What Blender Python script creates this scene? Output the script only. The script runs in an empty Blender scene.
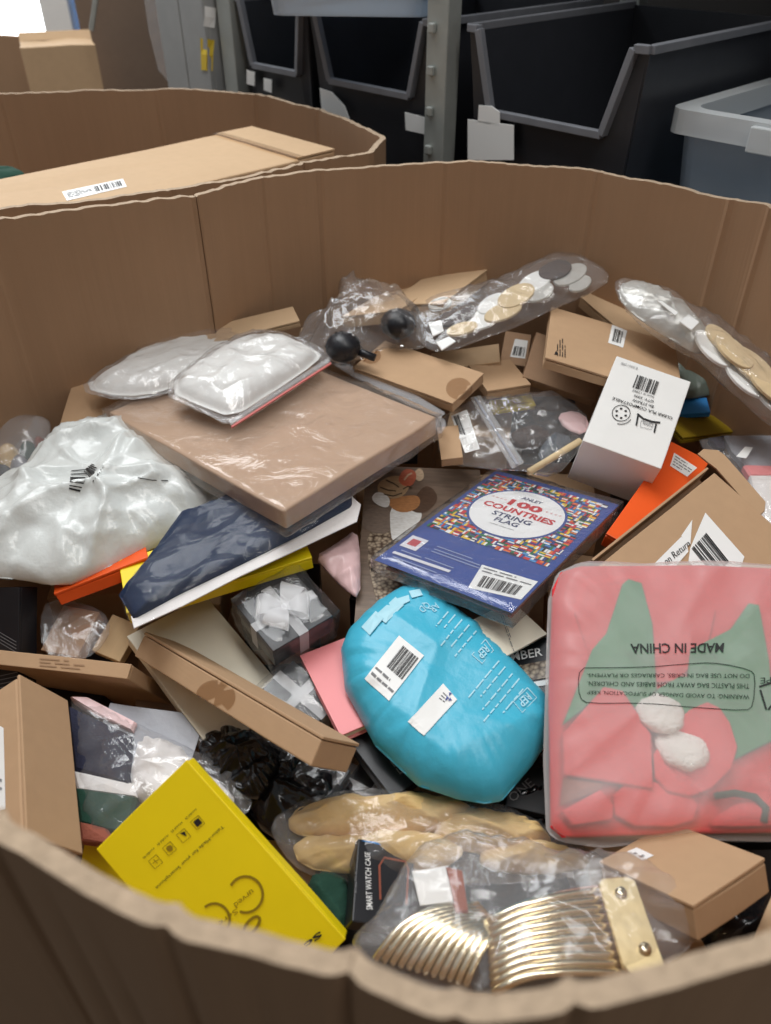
import bpy, bmesh, math, random
from mathutils import Vector as V, Matrix, noise
from mathutils.bvhtree import BVHTree
S = bpy.context.scene
random.seed(7)
# ------------------------------------------------------------------ camera
PITCH = math.radians(38); FPX = 790.0; CAM = V((0, 0, 1.29))
FW = V((0, math.cos(PITCH), -math.sin(PITCH))); UP = V((0, math.sin(PITCH), math.cos(PITCH))); RT = V((1, 0, 0))
cd = bpy.data.cameras.new('camera'); co = bpy.data.objects.new('camera', cd); S.collection.objects.link(co)
cd.sensor_fit = 'VERTICAL'; cd.sensor_height = 36; cd.lens = FPX / 1024 * 36
co.location = CAM; co.rotation_euler = (math.pi / 2 - PITCH, 0, 0)
cd.clip_start = .01
cd.dof.use_dof = True; cd.dof.focus_distance = 0.98; cd.dof.aperture_fstop = 4.5
S.camera = co
# ------------------------------------------------------------------ light
w = bpy.data.worlds.new('hall_light'); S.world = w; w.use_nodes = True
w.node_tree.nodes['Background'].inputs[0].default_value = (.93, .97, 1, 1)
w.node_tree.nodes['Background'].inputs[1].default_value = .22
def area(name, loc, target, sx, sy, power, col=(1, 1, 1)):
    l = bpy.data.lights.new(name, 'AREA'); l.shape = 'RECTANGLE'; l.size = sx; l.size_y = sy; l.energy = power; l.color = col
    o = bpy.data.objects.new(name, l); S.collection.objects.link(o); o.location = loc
    o.rotation_euler = (V(target) - V(loc)).to_track_quat('-Z', 'Y').to_euler()
    return o
area('skylight', (-.9, 2.2, 3.6), (0, .8, .6), 1.6, 2.2, 62, (.97, .99, 1))
area('highlight_tube_light', (.5, .3, 3.3), (.1, .8, .6), .25, 2.4, 22, (1, .98, .95))  # unseen strip lamp, added for crisp highlights on the plastic
S.view_settings.view_transform = 'Standard'; S.view_settings.look = 'None'; S.view_settings.gamma = 1
S.view_settings.use_curve_mapping = False; S.view_settings.exposure = 0.45
try: S.cycles.transparent_max_bounces = 32
except Exception: pass

# ------------------------------------------------------------------ materials
def _bsdf(name):
    m = bpy.data.materials.new(name); m.use_nodes = True
    return m, m.node_tree, m.node_tree.nodes, m.node_tree.links, m.node_tree.nodes['Principled BSDF']
def lin(c):
    return tuple(((x / 255) / 12.92 if x / 255 <= .04045 else ((x / 255 + .055) / 1.055) ** 2.4) for x in c)
def mat(name, rgb, rough=.5, var=.06, scale=30, bump=0., bscale=60, metal=0, spec=.5, stretch=(1, 1, 1)):
    """plain procedural surface: colour with slight noise, optional fine relief (rgb in sRGB 0-255)"""
    m, t, n, l, b = _bsdf(name); c = lin(rgb)
    tc = n.new('ShaderNodeTexCoord'); mp = n.new('ShaderNodeMapping'); mp.inputs['Scale'].default_value = stretch
    l.new(tc.outputs['Object'], mp.inputs[0])
    no = n.new('ShaderNodeTexNoise'); no.inputs['Scale'].default_value = scale; no.inputs['Detail'].default_value = 4
    l.new(mp.outputs[0], no.inputs['Vector'])
    mx = n.new('ShaderNodeMix'); mx.data_type = 'RGBA'
    mx.inputs[6].default_value = tuple(max(0, x * (1 - var * 2)) for x in c) + (1,)
    mx.inputs[7].default_value = tuple(min(1, x * (1 + var * 2)) for x in c) + (1,)
    l.new(no.outputs[0], mx.inputs[0]); l.new(mx.outputs[2], b.inputs['Base Color'])
    b.inputs['Roughness'].default_value = rough; b.inputs['Metallic'].default_value = metal
    b.inputs['Specular IOR Level'].default_value = spec
    if bump:
        n2 = n.new('ShaderNodeTexNoise'); n2.inputs['Scale'].default_value = bscale; n2.inputs['Detail'].default_value = 5
        l.new(tc.outputs['Object'], n2.inputs['Vector'])
        bp = n.new('ShaderNodeBump'); bp.inputs['Strength'].default_value = bump; bp.inputs['Distance'].default_value = .004
        l.new(n2.outputs[0], bp.inputs['Height']); l.new(bp.outputs[0], b.inputs['Normal'])
    return m
def film(name, tint=(1, 1, 1), haze=.08, gloss=1.0, rough=.09, bump=.5, bscale=35, hazecol=(.9, .9, .92)):
    """thin clear plastic: see-through, a little milky, glossy at the creases"""
    m, t, n, l, b = _bsdf(name); n.remove(b)
    out = n['Material Output']
    tc = n.new('ShaderNodeTexCoord'); no = n.new('ShaderNodeTexNoise'); no.inputs['Scale'].default_value = bscale; no.inputs['Detail'].default_value = 6
    no.inputs['Distortion'].default_value = .8
    l.new(tc.outputs['Object'], no.inputs['Vector'])
    bp = n.new('ShaderNodeBump'); bp.inputs['Strength'].default_value = bump; bp.inputs['Distance'].default_value = .006
    l.new(no.outputs[0], bp.inputs['Height'])
    tr = n.new('ShaderNodeBsdfTransparent'); tr.inputs[0].default_value = tuple(tint) + (1,)
    df = n.new('ShaderNodeBsdfDiffuse'); df.inputs[0].default_value = tuple(hazecol) + (1,)
    gl = n.new('ShaderNodeBsdfGlossy'); gl.inputs['Roughness'].default_value = rough
    lw = n.new('ShaderNodeLayerWeight'); lw.inputs['Blend'].default_value = .5
    l.new(bp.outputs[0], gl.inputs['Normal']); l.new(bp.outputs[0], lw.inputs['Normal'])
    pw_ = n.new('ShaderNodeMath'); pw_.operation = 'POWER'; pw_.inputs[1].default_value = 4; l.new(lw.outputs['Facing'], pw_.inputs[0])
    m1 = n.new('ShaderNodeMixShader'); m1.inputs[0].default_value = haze
    l.new(tr.outputs[0], m1.inputs[1]); l.new(df.outputs[0], m1.inputs[2])
    ma = n.new('ShaderNodeMath'); ma.operation = 'MULTIPLY_ADD'; ma.inputs[1].default_value = .5 * gloss; ma.inputs[2].default_value = .045 * gloss; ma.use_clamp = True
    l.new(pw_.outputs[0], ma.inputs[0])
    m2 = n.new('ShaderNodeMixShader'); l.new(ma.outputs[0], m2.inputs[0])
    l.new(m1.outputs[0], m2.inputs[1]); l.new(gl.outputs[0], m2.inputs[2]); l.new(m2.outputs[0], out.inputs['Surface'])
    return m
def cardboard(name, rgb, flute=90, stretch=(1, 1, .04), var=.1):
    m, t, n, l, b = _bsdf(name); c = lin(rgb)
    tc = n.new('ShaderNodeTexCoord'); mp = n.new('ShaderNodeMapping'); mp.inputs['Scale'].default_value = stretch
    l.new(tc.outputs['Object'], mp.inputs[0])
    a = n.new('ShaderNodeTexNoise'); a.inputs['Scale'].default_value = flute; a.inputs['Detail'].default_value = 2; l.new(mp.outputs[0], a.inputs['Vector'])
    s = n.new('ShaderNodeTexNoise'); s.inputs['Scale'].default_value = 9; s.inputs['Detail'].default_value = 5; l.new(tc.outputs['Object'], s.inputs['Vector'])
    ad = n.new('ShaderNodeMath'); ad.operation = 'ADD'; l.new(a.outputs[0], ad.inputs[0]); l.new(s.outputs[0], ad.inputs[1])
    hf = n.new('ShaderNodeMath'); hf.operation = 'MULTIPLY'; hf.inputs[1].default_value = .5; l.new(ad.outputs[0], hf.inputs[0])
    mx = n.new('ShaderNodeMix'); mx.data_type = 'RGBA'
    mx.inputs[6].default_value = tuple(x * (1 - var * 2) for x in c) + (1,); mx.inputs[7].default_value = tuple(min(1, x * (1 + var * 2)) for x in c) + (1,)
    l.new(hf.outputs[0], mx.inputs[0]); l.new(mx.outputs[2], b.inputs['Base Color'])
    b.inputs['Roughness'].default_value = .75; b.inputs['Specular IOR Level'].default_value = .25
    bp = n.new('ShaderNodeBump'); bp.inputs['Strength'].default_value = .12; bp.inputs['Distance'].default_value = .003
    l.new(a.outputs[0], bp.inputs['Height']); l.new(bp.outputs[0], b.inputs['Normal'])
    return m
M = {
 'wall_card': cardboard('gaylord_cardboard', (166, 133, 104), 90, (1, 1, .04), .055),
 'edge_card': mat('torn_corrugated_edge', (178, 156, 132), .9, .15, 120, .5, 200),
 'card': cardboard('brown_carton_board', (186, 153, 120), 60, (1, 1, 1), .05),
 'card2': cardboard('pale_brown_carton_board', (196, 166, 132), 60, (1, 1, 1), .05),
 'card4': cardboard('grey_brown_carton_board', (126, 108, 94), 60, (1, 1, 1), .06),
 'card3': cardboard('dark_brown_carton_board', (168, 136, 108), 60, (1, 1, 1), .06),
 'wood': cardboard('pale_veneer', (198, 170, 132), 120, (1, .05, 1), .12),
 'white': mat('white_paper', (236, 235, 232), .6, .02),
 'print': mat('black_ink', (28, 28, 30), .6, .02),
 'greyprint': mat('grey_ink', (120, 120, 122), .6, .02),
 'whiteink': mat('white_ink', (235, 242, 245), .6, .02),
 'yellow': mat('yellow_coated_board', (244, 218, 14), .45, .02),
 'yellow_d': mat('olive_ink', (146, 122, 20), .5, .02),
 'orange': mat('orange_coated_board', (240, 92, 26), .45, .03),
 'cream': mat('cream_board', (228, 220, 200), .6, .02),
 'black': mat('black_board', (30, 31, 36), .4, .1),
 'blackgloss': mat('black_gloss_plastic', (20, 20, 22), .18, .1, 40, .5, 40),
 'pink': mat('pink_cover', (236, 140, 142), .45, .03),
 'palepink': mat('pale_pink_film', (232, 196, 196), .3, .03, 30, .4, 40),
 'navy': mat('navy_polybag', (28, 44, 72), .5, .08, 20, .3, 45, 0, .25),
 'mailer': mat('white_poly_mailer', (218, 222, 220), .24, .03, 20, .5, 40),
 'blue': mat('sky_blue_poly_mailer', (70, 182, 212), .36, .03, 20, .35, 45),
 'bluecard': mat('bright_blue_board', (50, 140, 215), .5, .02),
 'foam': mat('white_foam_sheet', (232, 231, 228), .7, .04, 40, .4, 60),
 'wrapbox': cardboard('wrapped_carton_board', (190, 162, 136), 60, (1, 1, 1), .05),
 'zipred': mat('red_zip_line', (190, 100, 95), .5, .02),
 'red': mat('red_felt', (230, 60, 66), .95, .05, 200, .4, 500),
 'green': mat('green_felt', (44, 142, 92), .95, .05, 200, .4, 500),
 'greend': mat('dark_green_cloth', (26, 66, 52), .9, .1, 60, .3, 300),
 'pompom': mat('white_pompom', (245, 243, 238), .95, .03, 200, .8, 300),
 'gold': mat('polished_gold', (242, 230, 202), .2, .04, 30, .1, 60, 1),
 'goldplate': mat('satin_gold_plate', (224, 202, 156), .42, .05, 60, .1, 80, 1),
 'tan': mat('tan_fabric', (222, 188, 128), .7, .1, 25, .5, 60),
 'navycloth': mat('navy_cloth', (26, 28, 52), .85, .1, 60, .3, 300),
 'tissue': mat('white_tissue', (236, 232, 230), .7, .04, 40, .5, 50),
 'brick': mat('rust_cloth', (150, 84, 66), .9, .1, 60, .3, 300),
 'rackblack': mat('rack_dark_steel', (52, 52, 54), .5, .1),
 'slate': mat('grey_plastic_panel', (70, 76, 84), .5, .05),
 'greybag': mat('grey_polybag', (158, 160, 168), .35, .05, 20, .3, 40),
 'ribbon': film('translucent_white_ribbon', (1, 1, 1), .42, .5, .3, .3, 80),
 'film': film('clear_film', haze=.07, gloss=1.7, rough=.07, bump=.8, bscale=28),
 'film_s': film('clear_film_smooth', haze=.03, gloss=.75, rough=.06, bump=.5, bscale=22),
 'film_n': film('clear_film_flat', haze=.015, gloss=.4, rough=.05, bump=.6, bscale=26),
 'film_g': film('crumpled_clear_film', haze=.10, gloss=1.1, rough=.08, bump=.7, bscale=26),
 'film_m': film('milky_film', haze=.2, gloss=1.5, bump=.6, bscale=26),
 'frost': film('frosted_bag_film', (1, .99, .98), .30, .6, .4, .2, 20, (.80, .76, .75)),
 'film_p': film('pinkish_film', (1, .97, .96), .11, 1.5, .08, .9, 22, (.78, .72, .66)),
 'stickseal': film('clear_round_seal', (.8, .74, .68), .0, .8, .25, .1, 20),
 'tape': film('packing_tape', (.93, .88, .8), .06, 1.0, .18, .15, 30),
 'bin': mat('black_bin_plastic', (50, 52, 58), .42, .08, 30, .05, 200),
 'binrim': mat('grey_bin_lip', (118, 120, 126), .45, .1),  # lip in a paler grey than the bin body
 'steel': mat('galvanised_steel', (168, 172, 168), .45, .08, 25, .1, 90, .3),
 'cabinet': mat('grey_metal_cabinet', (158, 160, 160), .5, .05),
 'tote': film('translucent_tote_plastic', (.80, .86, .92), .42, .7, .3, .05, 10, (.60, .66, .72)),
 'toterim': film('translucent_tote_rim', (.9, .93, .95), .6, .7, .3, .05, 10, (.82, .85, .86)),
 'floor': mat('concrete', (128, 124, 118), .8, .12, 3, .2, 30),
 'hallwall': mat('painted_block_wall', (120, 116, 112), .85, .05, 4, .2, 40),
 'shadewall': mat('ambient_block_grey', (72, 68, 64), .85, .08, 4, .2, 40),  # grey set by how much the added wall should bounce
 'darkwall': mat('dark_rack_back', (46, 42, 40), .85, .2, 6, .2, 40),
 'pallet': mat('pallet_wood', (150, 120, 85), .85, .15, 20, .3, 60),
 'spongebrown': mat('dark_brown_disc', (70, 58, 54), .6, .1, 60, .3, 200),
 'bark': mat('wood_slice', (214, 190, 150), .7, .1, 40, .2, 100),
 'foil': mat('silver_foil', (200, 198, 192), .32, .06, 30, .6, 60, .25),
 'yellowtag': mat('yellow_tag', (226, 196, 60), .6, .04),
 'label': mat('white_sticker', (240, 240, 238), .5, .01),
}
def emat(name, rgb, s):
    m, t, n, l, b = _bsdf(name); b.inputs['Base Color'].default_value = rgb + (1,)
    b.inputs['Emission Color'].default_value = rgb + (1,); b.inputs['Emission Strength'].default_value = s
    return m
M['daylight'] = emat('daylight_pane', (.95, .98, 1), 4.0)
def pebble():
    m, t, n, l, b = _bsdf('pebble_photo_print')
    tc = n.new('ShaderNodeTexCoord'); v = n.new('ShaderNodeTexVoronoi'); v.inputs['Scale'].default_value = 190
    l.new(tc.outputs['Object'], v.inputs['Vector'])
    r = n.new('ShaderNodeValToRGB'); e = r.color_ramp.elements
    e[0].position = 0; e[0].color = lin((205, 186, 160)) + (1,); e[1].position = .75; e[1].color = lin((84, 66, 54)) + (1,)
    l.new(v.outputs['Distance'], r.inputs[0]); l.new(r.outputs[0], b.inputs['Base Color']); b.inputs['Roughness'].default_value = .35
    return m
M['pebble'] = pebble()
M['catbg'] = mat('blurred_soil_photo_print', (122, 104, 90), .35, .3, 25, 0, 60, 0, .5, (1, 6, 1))
def attr_mat():
    m, t, n, l, b = _bsdf('printed_flags'); a = n.new('ShaderNodeAttribute'); a.attribute_name = 'ink'
    l.new(a.outputs['Color'], b.inputs['Base Color']); b.inputs['Roughness'].default_value = .3
    return m
M['ink'] = attr_mat()

# ------------------------------------------------------------------ object helpers
MW = {}; WORLD = {}
def ray(x, y): return RT * ((x - 385.5) / FPX) + FW - UP * ((y - 512) / FPX)
def onz(x, y, z):
    d = ray(x, y); return CAM + d * ((z - CAM.z) / d.z)
class Plane:
    """a plane at a given drop below the camera under one pixel, sloping sx, sy metres per metre"""
    def __init__(s, px, drop, sx=0., sy=0.):
        s.p = onz(px[0], px[1], CAM.z - drop); s.n = V((-sx, -sy, 1)).normalized()
    def hit(s, x, y):
        d = ray(x, y); return CAM + d * ((s.p - CAM).dot(s.n) / d.dot(s.n))
def tag(o, label=None, cat=None, group=None, kind=None):
    if label: o['label'] = label
    if cat: o['category'] = cat
    if group: o['group'] = group
    if kind: o['kind'] = kind
    return o
def make(name, verts, faces, mats, parent=None, loc=None, rot=None, smooth=False, mi=None):
    """one mesh object from WORLD-space vertices"""
    if parent is not None: mw = MW[parent]
    else:
        if loc is None:
            c = sum(verts, V()) / len(verts); loc = V((c.x, c.y, min(v.z for v in verts)))
        mw = Matrix.Translation(loc) @ (rot.to_4x4() if rot else Matrix())
    inv = mw.inverted()
    me = bpy.data.meshes.new(name); me.from_pydata([inv @ v for v in verts], [], faces)
    for m in (mats if isinstance(mats, (list, tuple)) else [mats]): me.materials.append(M[m])
    if mi: me.polygons.foreach_set('material_index', mi)
    if smooth: me.polygons.foreach_set('use_smooth', [True] * len(me.polygons))
    me.update()
    o = bpy.data.objects.new(name, me); S.collection.objects.link(o)
    if parent is not None: o.parent = parent
    else: o.matrix_world = mw
    MW[o] = mw; WORLD[o] = (verts, faces)
    return o
def empty(name, loc, rot=None):
    o = bpy.data.objects.new(name, None); S.collection.objects.link(o)
    mw = Matrix.Translation(loc) @ (rot.to_4x4() if rot else Matrix()); o.matrix_world = mw; MW[o] = mw
    o.empty_display_size = .05
    return o
def struct(o): o['kind'] = 'structure'; return o
def bm_out(bm, mw):
    bm.verts.index_update()
    vs = [mw @ v.co for v in bm.verts]; fs = [[v.index for v in f.verts] for f in bm.faces]
    bm.free(); return vs, fs
def box_bm(L, W, H, bev=.0015, cuts=0, dent=0., seed=0):
    """box with its base centre at the origin"""
    bm = bmesh.new(); bmesh.ops.create_cube(bm, size=1)
    if cuts: bmesh.ops.subdivide_edges(bm, edges=bm.edges[:], cuts=cuts, use_grid_fill=True)
    for v in bm.verts:
        p = V((v.co.x * L, v.co.y * W, (v.co.z + .5) * H))
        if dent:
            q = noise.noise_vector(p * 14 + V((seed * 7.3, seed * 3.1, 0)))
            p += q * dent
        v.co = p
    if bev:
        es = [e for e in bm.edges if len(e.link_faces) == 2 and e.calc_face_angle() > 1.0]
        bmesh.ops.bevel(bm, geom=es, offset=min(bev, .3 * min(L, W, H)), segments=2, affect='EDGES', profile=.5)
    return bm
def frame(d):
    x = V(d['x']).normalized(); z = V(d['z']).normalized(); y = z.cross(x).normalized(); x = y.cross(z)
    R = Matrix((x, y, z)).transposed(); L, W, H = d['d']
    return V(d['top']) - z * H, R, L, W, H
def carton(name, key, m, lid=True, bev=.0015, dent=.0012, lidm=None, root=None):
    loc, R, L, W, H = frame(BOX[key]); mw = Matrix.Translation(loc) @ R.to_4x4()
    sd = sum(map(ord, key)) % 50
    lt = min(.0035, H * .3)
    hb = H - lt - .0008 if lid else H
    vs, fs = bm_out(box_bm(L, W, hb, bev, 4, dent, sd), mw)
    o = make(name, vs, fs, m, None, loc, R) if root is None else make('body', vs, fs, m, root)
    if lid:
        vs, fs = bm_out(box_bm(L + .001, W + .001, lt, .001, 3, dent * .6, sd + 3), mw @ Matrix.Translation((0, 0, H - lt)))
        k = make('lid', vs, fs, lidm or m, o if root is None else root)
    return o
def boxw(name, c, size, m, parent=None, rot=0., bev=.002, cuts=0, dent=0., R=None):
    """upright box, c = base centre in world"""
    R3 = R or Matrix.Rotation(rot, 3, 'Z'); mw = Matrix.Translation(c) @ R3.to_4x4()
    vs, fs = bm_out(box_bm(*size, bev, cuts, dent, int(abs(c[0] * 91))), mw)
    return make(name, vs, fs, m, parent, V(c), R3)
def bar(name, a, b, r, m, parent=None, w=None):
    """straight bar a -> b, rectangular r x w"""
    a, b = V(a), V(b); d = b - a; q = d.to_track_quat('Z', 'Y').to_matrix(); mw = Matrix.Translation(a) @ q.to_4x4()
    vs, fs = bm_out(box_bm(r, w or r, d.length, min(r, w or r) * .1), mw)
    return make(name, vs, fs, m, parent, a, q)
def tube(name, pts, r, m, parent=None, n=8, closed=False):
    vs = []; fs = []; k = len(pts)
    for i, p in enumerate(pts):
        t = (pts[(i + 1) % k] - pts[i - 1]) if (closed or 0 < i < k - 1) else (pts[min(i + 1, k - 1)] - pts[max(i - 1, 0)])
        t.normalize(); u = t.cross(V((0, 0, 1)));
        if u.length < 1e-4: u = V((1, 0, 0))
        u.normalize(); v = t.cross(u); rr = r(i / (k - 1)) if callable(r) else r
        for j in range(n):
            a = 2 * math.pi * j / n; vs.append(p + (u * math.cos(a) + v * math.sin(a)) * rr)
    for i in range(k if closed else k - 1):
        for j in range(n):
            i2 = (i + 1) % k; fs.append([i * n + j, i * n + (j + 1) % n, i2 * n + (j + 1) % n, i2 * n + j])
    if not closed: fs += [list(range(n))[::-1], [(k - 1) * n + j for j in range(n)]]
    return make(name, vs, fs, m, parent, smooth=True)
def chaikin(p, it=2, closed=True):
    for _ in range(it):
        q = []; n = len(p)
        for i in range(n if closed else n - 1):
            a, b = p[i], p[(i + 1) % n]; q += [a * .75 + b * .25, a * .25 + b * .75]
        p = q if closed else [p[0]] + q + [p[-1]]
    return p
def resample(p, n):
    L = [0]; m = len(p)
    for i in range(m): L.append(L[-1] + (p[(i + 1) % m] - p[i]).length)
    out = []; j = 0
    for k in range(n):
        s = L[-1] * k / n
        while L[j + 1] < s: j += 1
        f = (s - L[j]) / max(1e-9, L[j + 1] - L[j]); out.append(p[j % m].lerp(p[(j + 1) % m], f))
    return out
def ridge(p):
    return (1 - abs(noise.noise(p)) * 2.2)
def pillow(name, px, pl, T, m, Tb=None, parent=None, seed=0, crease=.004, freq=9, ang=.6, stretch=3., e=2.4, flange=0., sm=1, na=110, nr=22, pull=.22, pts=None, facet=.7):
    """soft bag: outline traced on a plane, its own thickness above (T) and below (Tb), creases and pulled-in seams"""
    Tb = T * .35 if Tb is None else Tb
    P = pts or [pl.hit(*q) for q in px]
    n = pl.n; P = resample(chaikin(P, sm) if sm else P, na)
    c = sum(P, V()) / len(P); ca, sa = math.cos(ang), math.sin(ang)
    ux = V((1, 0, 0)) - n * n.x; ux.normalize(); uy = n.cross(ux)
    def wr(p):
        x, y = p.dot(ux), p.dot(uy); a, b = x * ca + y * sa, -x * sa + y * ca
        w = ridge(V((a * freq, b * freq * stretch, seed * 3.7))) * .5 + ridge(V((a * freq * 2.6 + 5, b * freq * 1.7, seed * 1.9))) * .2
        if facet:
            d = noise.voronoi(V((a * freq * 1.1, b * freq * (stretch * .5 + .5), seed * 1.3)))[0]
            w += facet * (max(0, 1 - (d[1] - d[0]) / .30) ** 1.5 - .3)
            d = noise.voronoi(V((a * freq * 2.7, b * freq * 2.2, seed * 2.1)))[0]
            w += facet * .4 * (max(0, 1 - (d[1] - d[0]) / .35) - .3)
        return w + noise.noise(V((x * freq * .6, y * freq * .6, seed + 9.))) * .5
    vs = []; fs = []; fl = 1 - flange
    for side in (1, -1):
        base = len(vs)
        for i in range(nr):
            r = 1 - (i / nr) ** 1.35
            for k, o in enumerate(P):
                p = c + (o - c) * r; rr = min(1, r / fl)
                prof = max(0, 1 - rr ** e) ** .62
                ed = noise.noise(V((math.cos(k / na * 6.283) * 7, math.sin(k / na * 6.283) * 7, seed + 2.))) + .6 * noise.noise(V((math.cos(k / na * 6.283) * 19, math.sin(k / na * 6.283) * 19, seed + 4.)))
                h = prof * (T if side > 0 else Tb)
                wv = wr(p) * crease * (.35 + .65 * prof) + ed * crease * pull * 2.2 * math.exp(-((rr - .86) / .16) ** 2)
                if side > 0: h += wv
                else: h -= min(0, wv) * .4 if prof > .1 else -wv + .0006
                vs.append(p + n * (h if side > 0 else -h))
        for i in range(nr - 1):
            for k in range(na):
                q = [base + i * na + k, base + i * na + (k + 1) % na, base + (i + 1) * na + (k + 1) % na, base + (i + 1) * na + k]
                fs.append(q if side > 0 else q[::-1])
        cc = len(vs); vs.append(sum(vs[base + (nr - 1) * na: base + nr * na], V()) / na)
        for k in range(na):
            q = [base + (nr - 1) * na + k, base + (nr - 1) * na + (k + 1) % na, cc]; fs.append(q if side > 0 else q[::-1])
    nb = nr * na + 1
    for k in range(na):
        fs.append([k, nb + k, nb + (k + 1) % na, (k + 1) % na])
    # outline direction may be clockwise: make faces point outwards
    ar = sum(((P[k] - c).cross(P[(k + 1) % na] - c)).dot(n) for k in range(na))
    if ar < 0: fs = [f[::-1] for f in fs]
    return make(name, vs, fs, m, parent, smooth=True)
def slab(name, px, pl, T, m, parent=None, sm=0, bev=.0008, bulge=0., pts=None):
    """flat piece cut to an outline, with thickness T upwards from its plane"""
    P = pts or [pl.hit(*q) for q in px]
    if sm: P = chaikin(P, sm)
    n = pl.n; c = sum(P, V()) / len(P)
    ar = sum(((P[k] - c).cross(P[(k + 1) % len(P)] - c)).dot(n) for k in range(len(P)))
    if ar < 0: P = P[::-1]
    k = len(P); b = min(bev, T * .4)
    ins = [c + (p - c) * (1 - b / max(.004, (p - c).length)) for p in P]
    vs = P + [p + n * (T - b) for p in P] + [p + n * T for p in ins] + [c + n * (T + bulge)]
    fs = [list(range(k))[::-1]]
    for s in (0, k):
        for i in range(k): fs.append([s + i, s + (i + 1) % k, s + k + (i + 1) % k, s + k + i])
    for i in range(k): fs.append([2 * k + i, 2 * k + (i + 1) % k, 3 * k])
    return make(name, vs, fs, m, parent)
BV = {}
def surf(objs, x, y, lift=.0006):
    """where the sight line of a pixel meets the surface of the given meshes"""
    best = None; d = ray(x, y).normalized()
    for o in (objs if isinstance(objs, (list, tuple)) else [objs]):
        if o not in BV: BV[o] = BVHTree.FromPolygons(*WORLD[o])
        h = BV[o].ray_cast(CAM, d)
        if h[0] is not None and (best is None or h[3] < best[3]): best = h
    if best is None:
        o = objs[0] if isinstance(objs, (list, tuple)) else objs
        h = BV[o].find_nearest(CAM + d * ((sum(WORLD[o][0], V()) / len(WORLD[o][0])) - CAM).length); best = h
    n = best[1] if best[1].dot(d) < 0 else -best[1]
    return best[0] + n * lift
def lerp2(q, u, v):
    a = [q[0][i] * (1 - u) + q[1][i] * u for i in (0, 1)]; b = [q[3][i] * (1 - u) + q[2][i] * u for i in (0, 1)]
    return a[0] * (1 - v) + b[0] * v, a[1] * (1 - v) + b[1] * v
def patch(name, parent, on, q, m, n=(4, 4), lift=.0006, thick=0):
    """sticker or printed patch lying on a surface; q = pixel corners bl, br, tr, tl in its own reading direction"""
    vs = []; fs = []
    for j in range(n[1] + 1):
        for i in range(n[0] + 1): vs.append(surf(on, *lerp2(q, i / n[0], j / n[1]), lift))
    for j in range(n[1]):
        for i in range(n[0]):
            k = j * (n[0] + 1) + i; fs.append([k, k + 1, k + n[0] + 2, k + n[0] + 1])
    return make(name, vs, fs, m, parent)
def bars(name, parent, on, q, m='print', cnt=26, lift=.0012, seed=1, vert=True, fill=.55, seg=1):
    """barcode bars inside the pixel quad"""
    rnd = random.Random(seed); ws = [rnd.choice((1, 1, 2, 3)) for _ in range(cnt * 2)]; t = sum(ws); x = 0; vs = []; fs = []
    for i, wd in enumerate(ws):
        if i % 2 == 0:
            for s in range(seg):
                k = len(vs)
                for u, v in ((x / t, s / seg), ((x + wd) / t, s / seg), ((x + wd) / t, (s + 1) / seg), (x / t, (s + 1) / seg)):
                    vs.append(surf(on, *lerp2(q, u, v) if vert else lerp2(q, v, u), lift))
                fs.append([k, k + 1, k + 2, k + 3])
        x += wd
    return make(name, vs, fs, m, parent)
def lines(name, parent, on, q, rows, m='greyprint', lift=.0012, seed=1, h=.35, words=5):
    """rows of print too fine to read"""
    rnd = random.Random(seed); vs = []; fs = []
    for r in range(rows):
        x = 0; end = 1 if r % 3 else rnd.uniform(.6, 1)
        while x < end - .03:
            wd = min(end - x, rnd.uniform(.5, 1.5) / words); v0 = 1 - (r + .5 + h / 2) / rows; v1 = 1 - (r + .5 - h / 2) / rows; k = len(vs)
            for u, v in ((x, v0), (x + wd, v0), (x + wd, v1), (x, v1)): vs.append(surf(on, *lerp2(q, u, v), lift))
            fs.append([k, k + 1, k + 2, k + 3]); x += wd + .25 / words
    return make(name, vs, fs, m, parent)
TXT = {}
def text_mesh(s, bold=0.):
    if (s, bold) in TXT: return TXT[s, bold]
    cu = bpy.data.curves.new('t', 'FONT'); cu.body = s; cu.resolution_u = 2; cu.offset = bold; cu.align_x = 'LEFT'
    o = bpy.data.objects.new('t', cu); me = o.to_mesh()
    vs = [(v.co.x, v.co.y) for v in me.vertices]; fs = [list(p.vertices) for p in me.polygons]
    o.to_mesh_clear(); bpy.data.objects.remove(o); bpy.data.curves.remove(cu)
    x0 = min(v[0] for v in vs); x1 = max(v[0] for v in vs); y0 = min(v[1] for v in vs); y1 = max(v[1] for v in vs)
    TXT[s, bold] = ([((x - x0) / (x1 - x0), (y - y0) / (y1 - y0)) for x, y in vs], fs); return TXT[s, bold]
def text(name, parent, on, s, q, m='print', lift=.0014, bold=0.):
    uv, fs = text_mesh(s, bold)
    return make(name, [surf(on, *lerp2(q, u, v), lift) for u, v in uv], fs, m, parent)
def poly(name, parent, on, px, m, lift=.0010, sm=0):
    """flat printed shape on a surface (fan from its middle)"""
    P = [V((x, y, 0)) for x, y in px]
    if sm: P = chaikin(P, sm)
    c = sum(P, V()) / len(P); vs = [surf(on, c.x, c.y, lift)]; fs = []; k = len(P)
    for r in (.5, 1):
        for p in P: q = c + (p - c) * r; vs.append(surf(on, q.x, q.y, lift))
    for i in range(k):
        fs.append([0, 1 + i, 1 + (i + 1) % k]); fs.append([1 + i, 1 + k + i, 1 + k + (i + 1) % k, 1 + (i + 1) % k])
    return make(name, vs, fs, m, parent)
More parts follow.
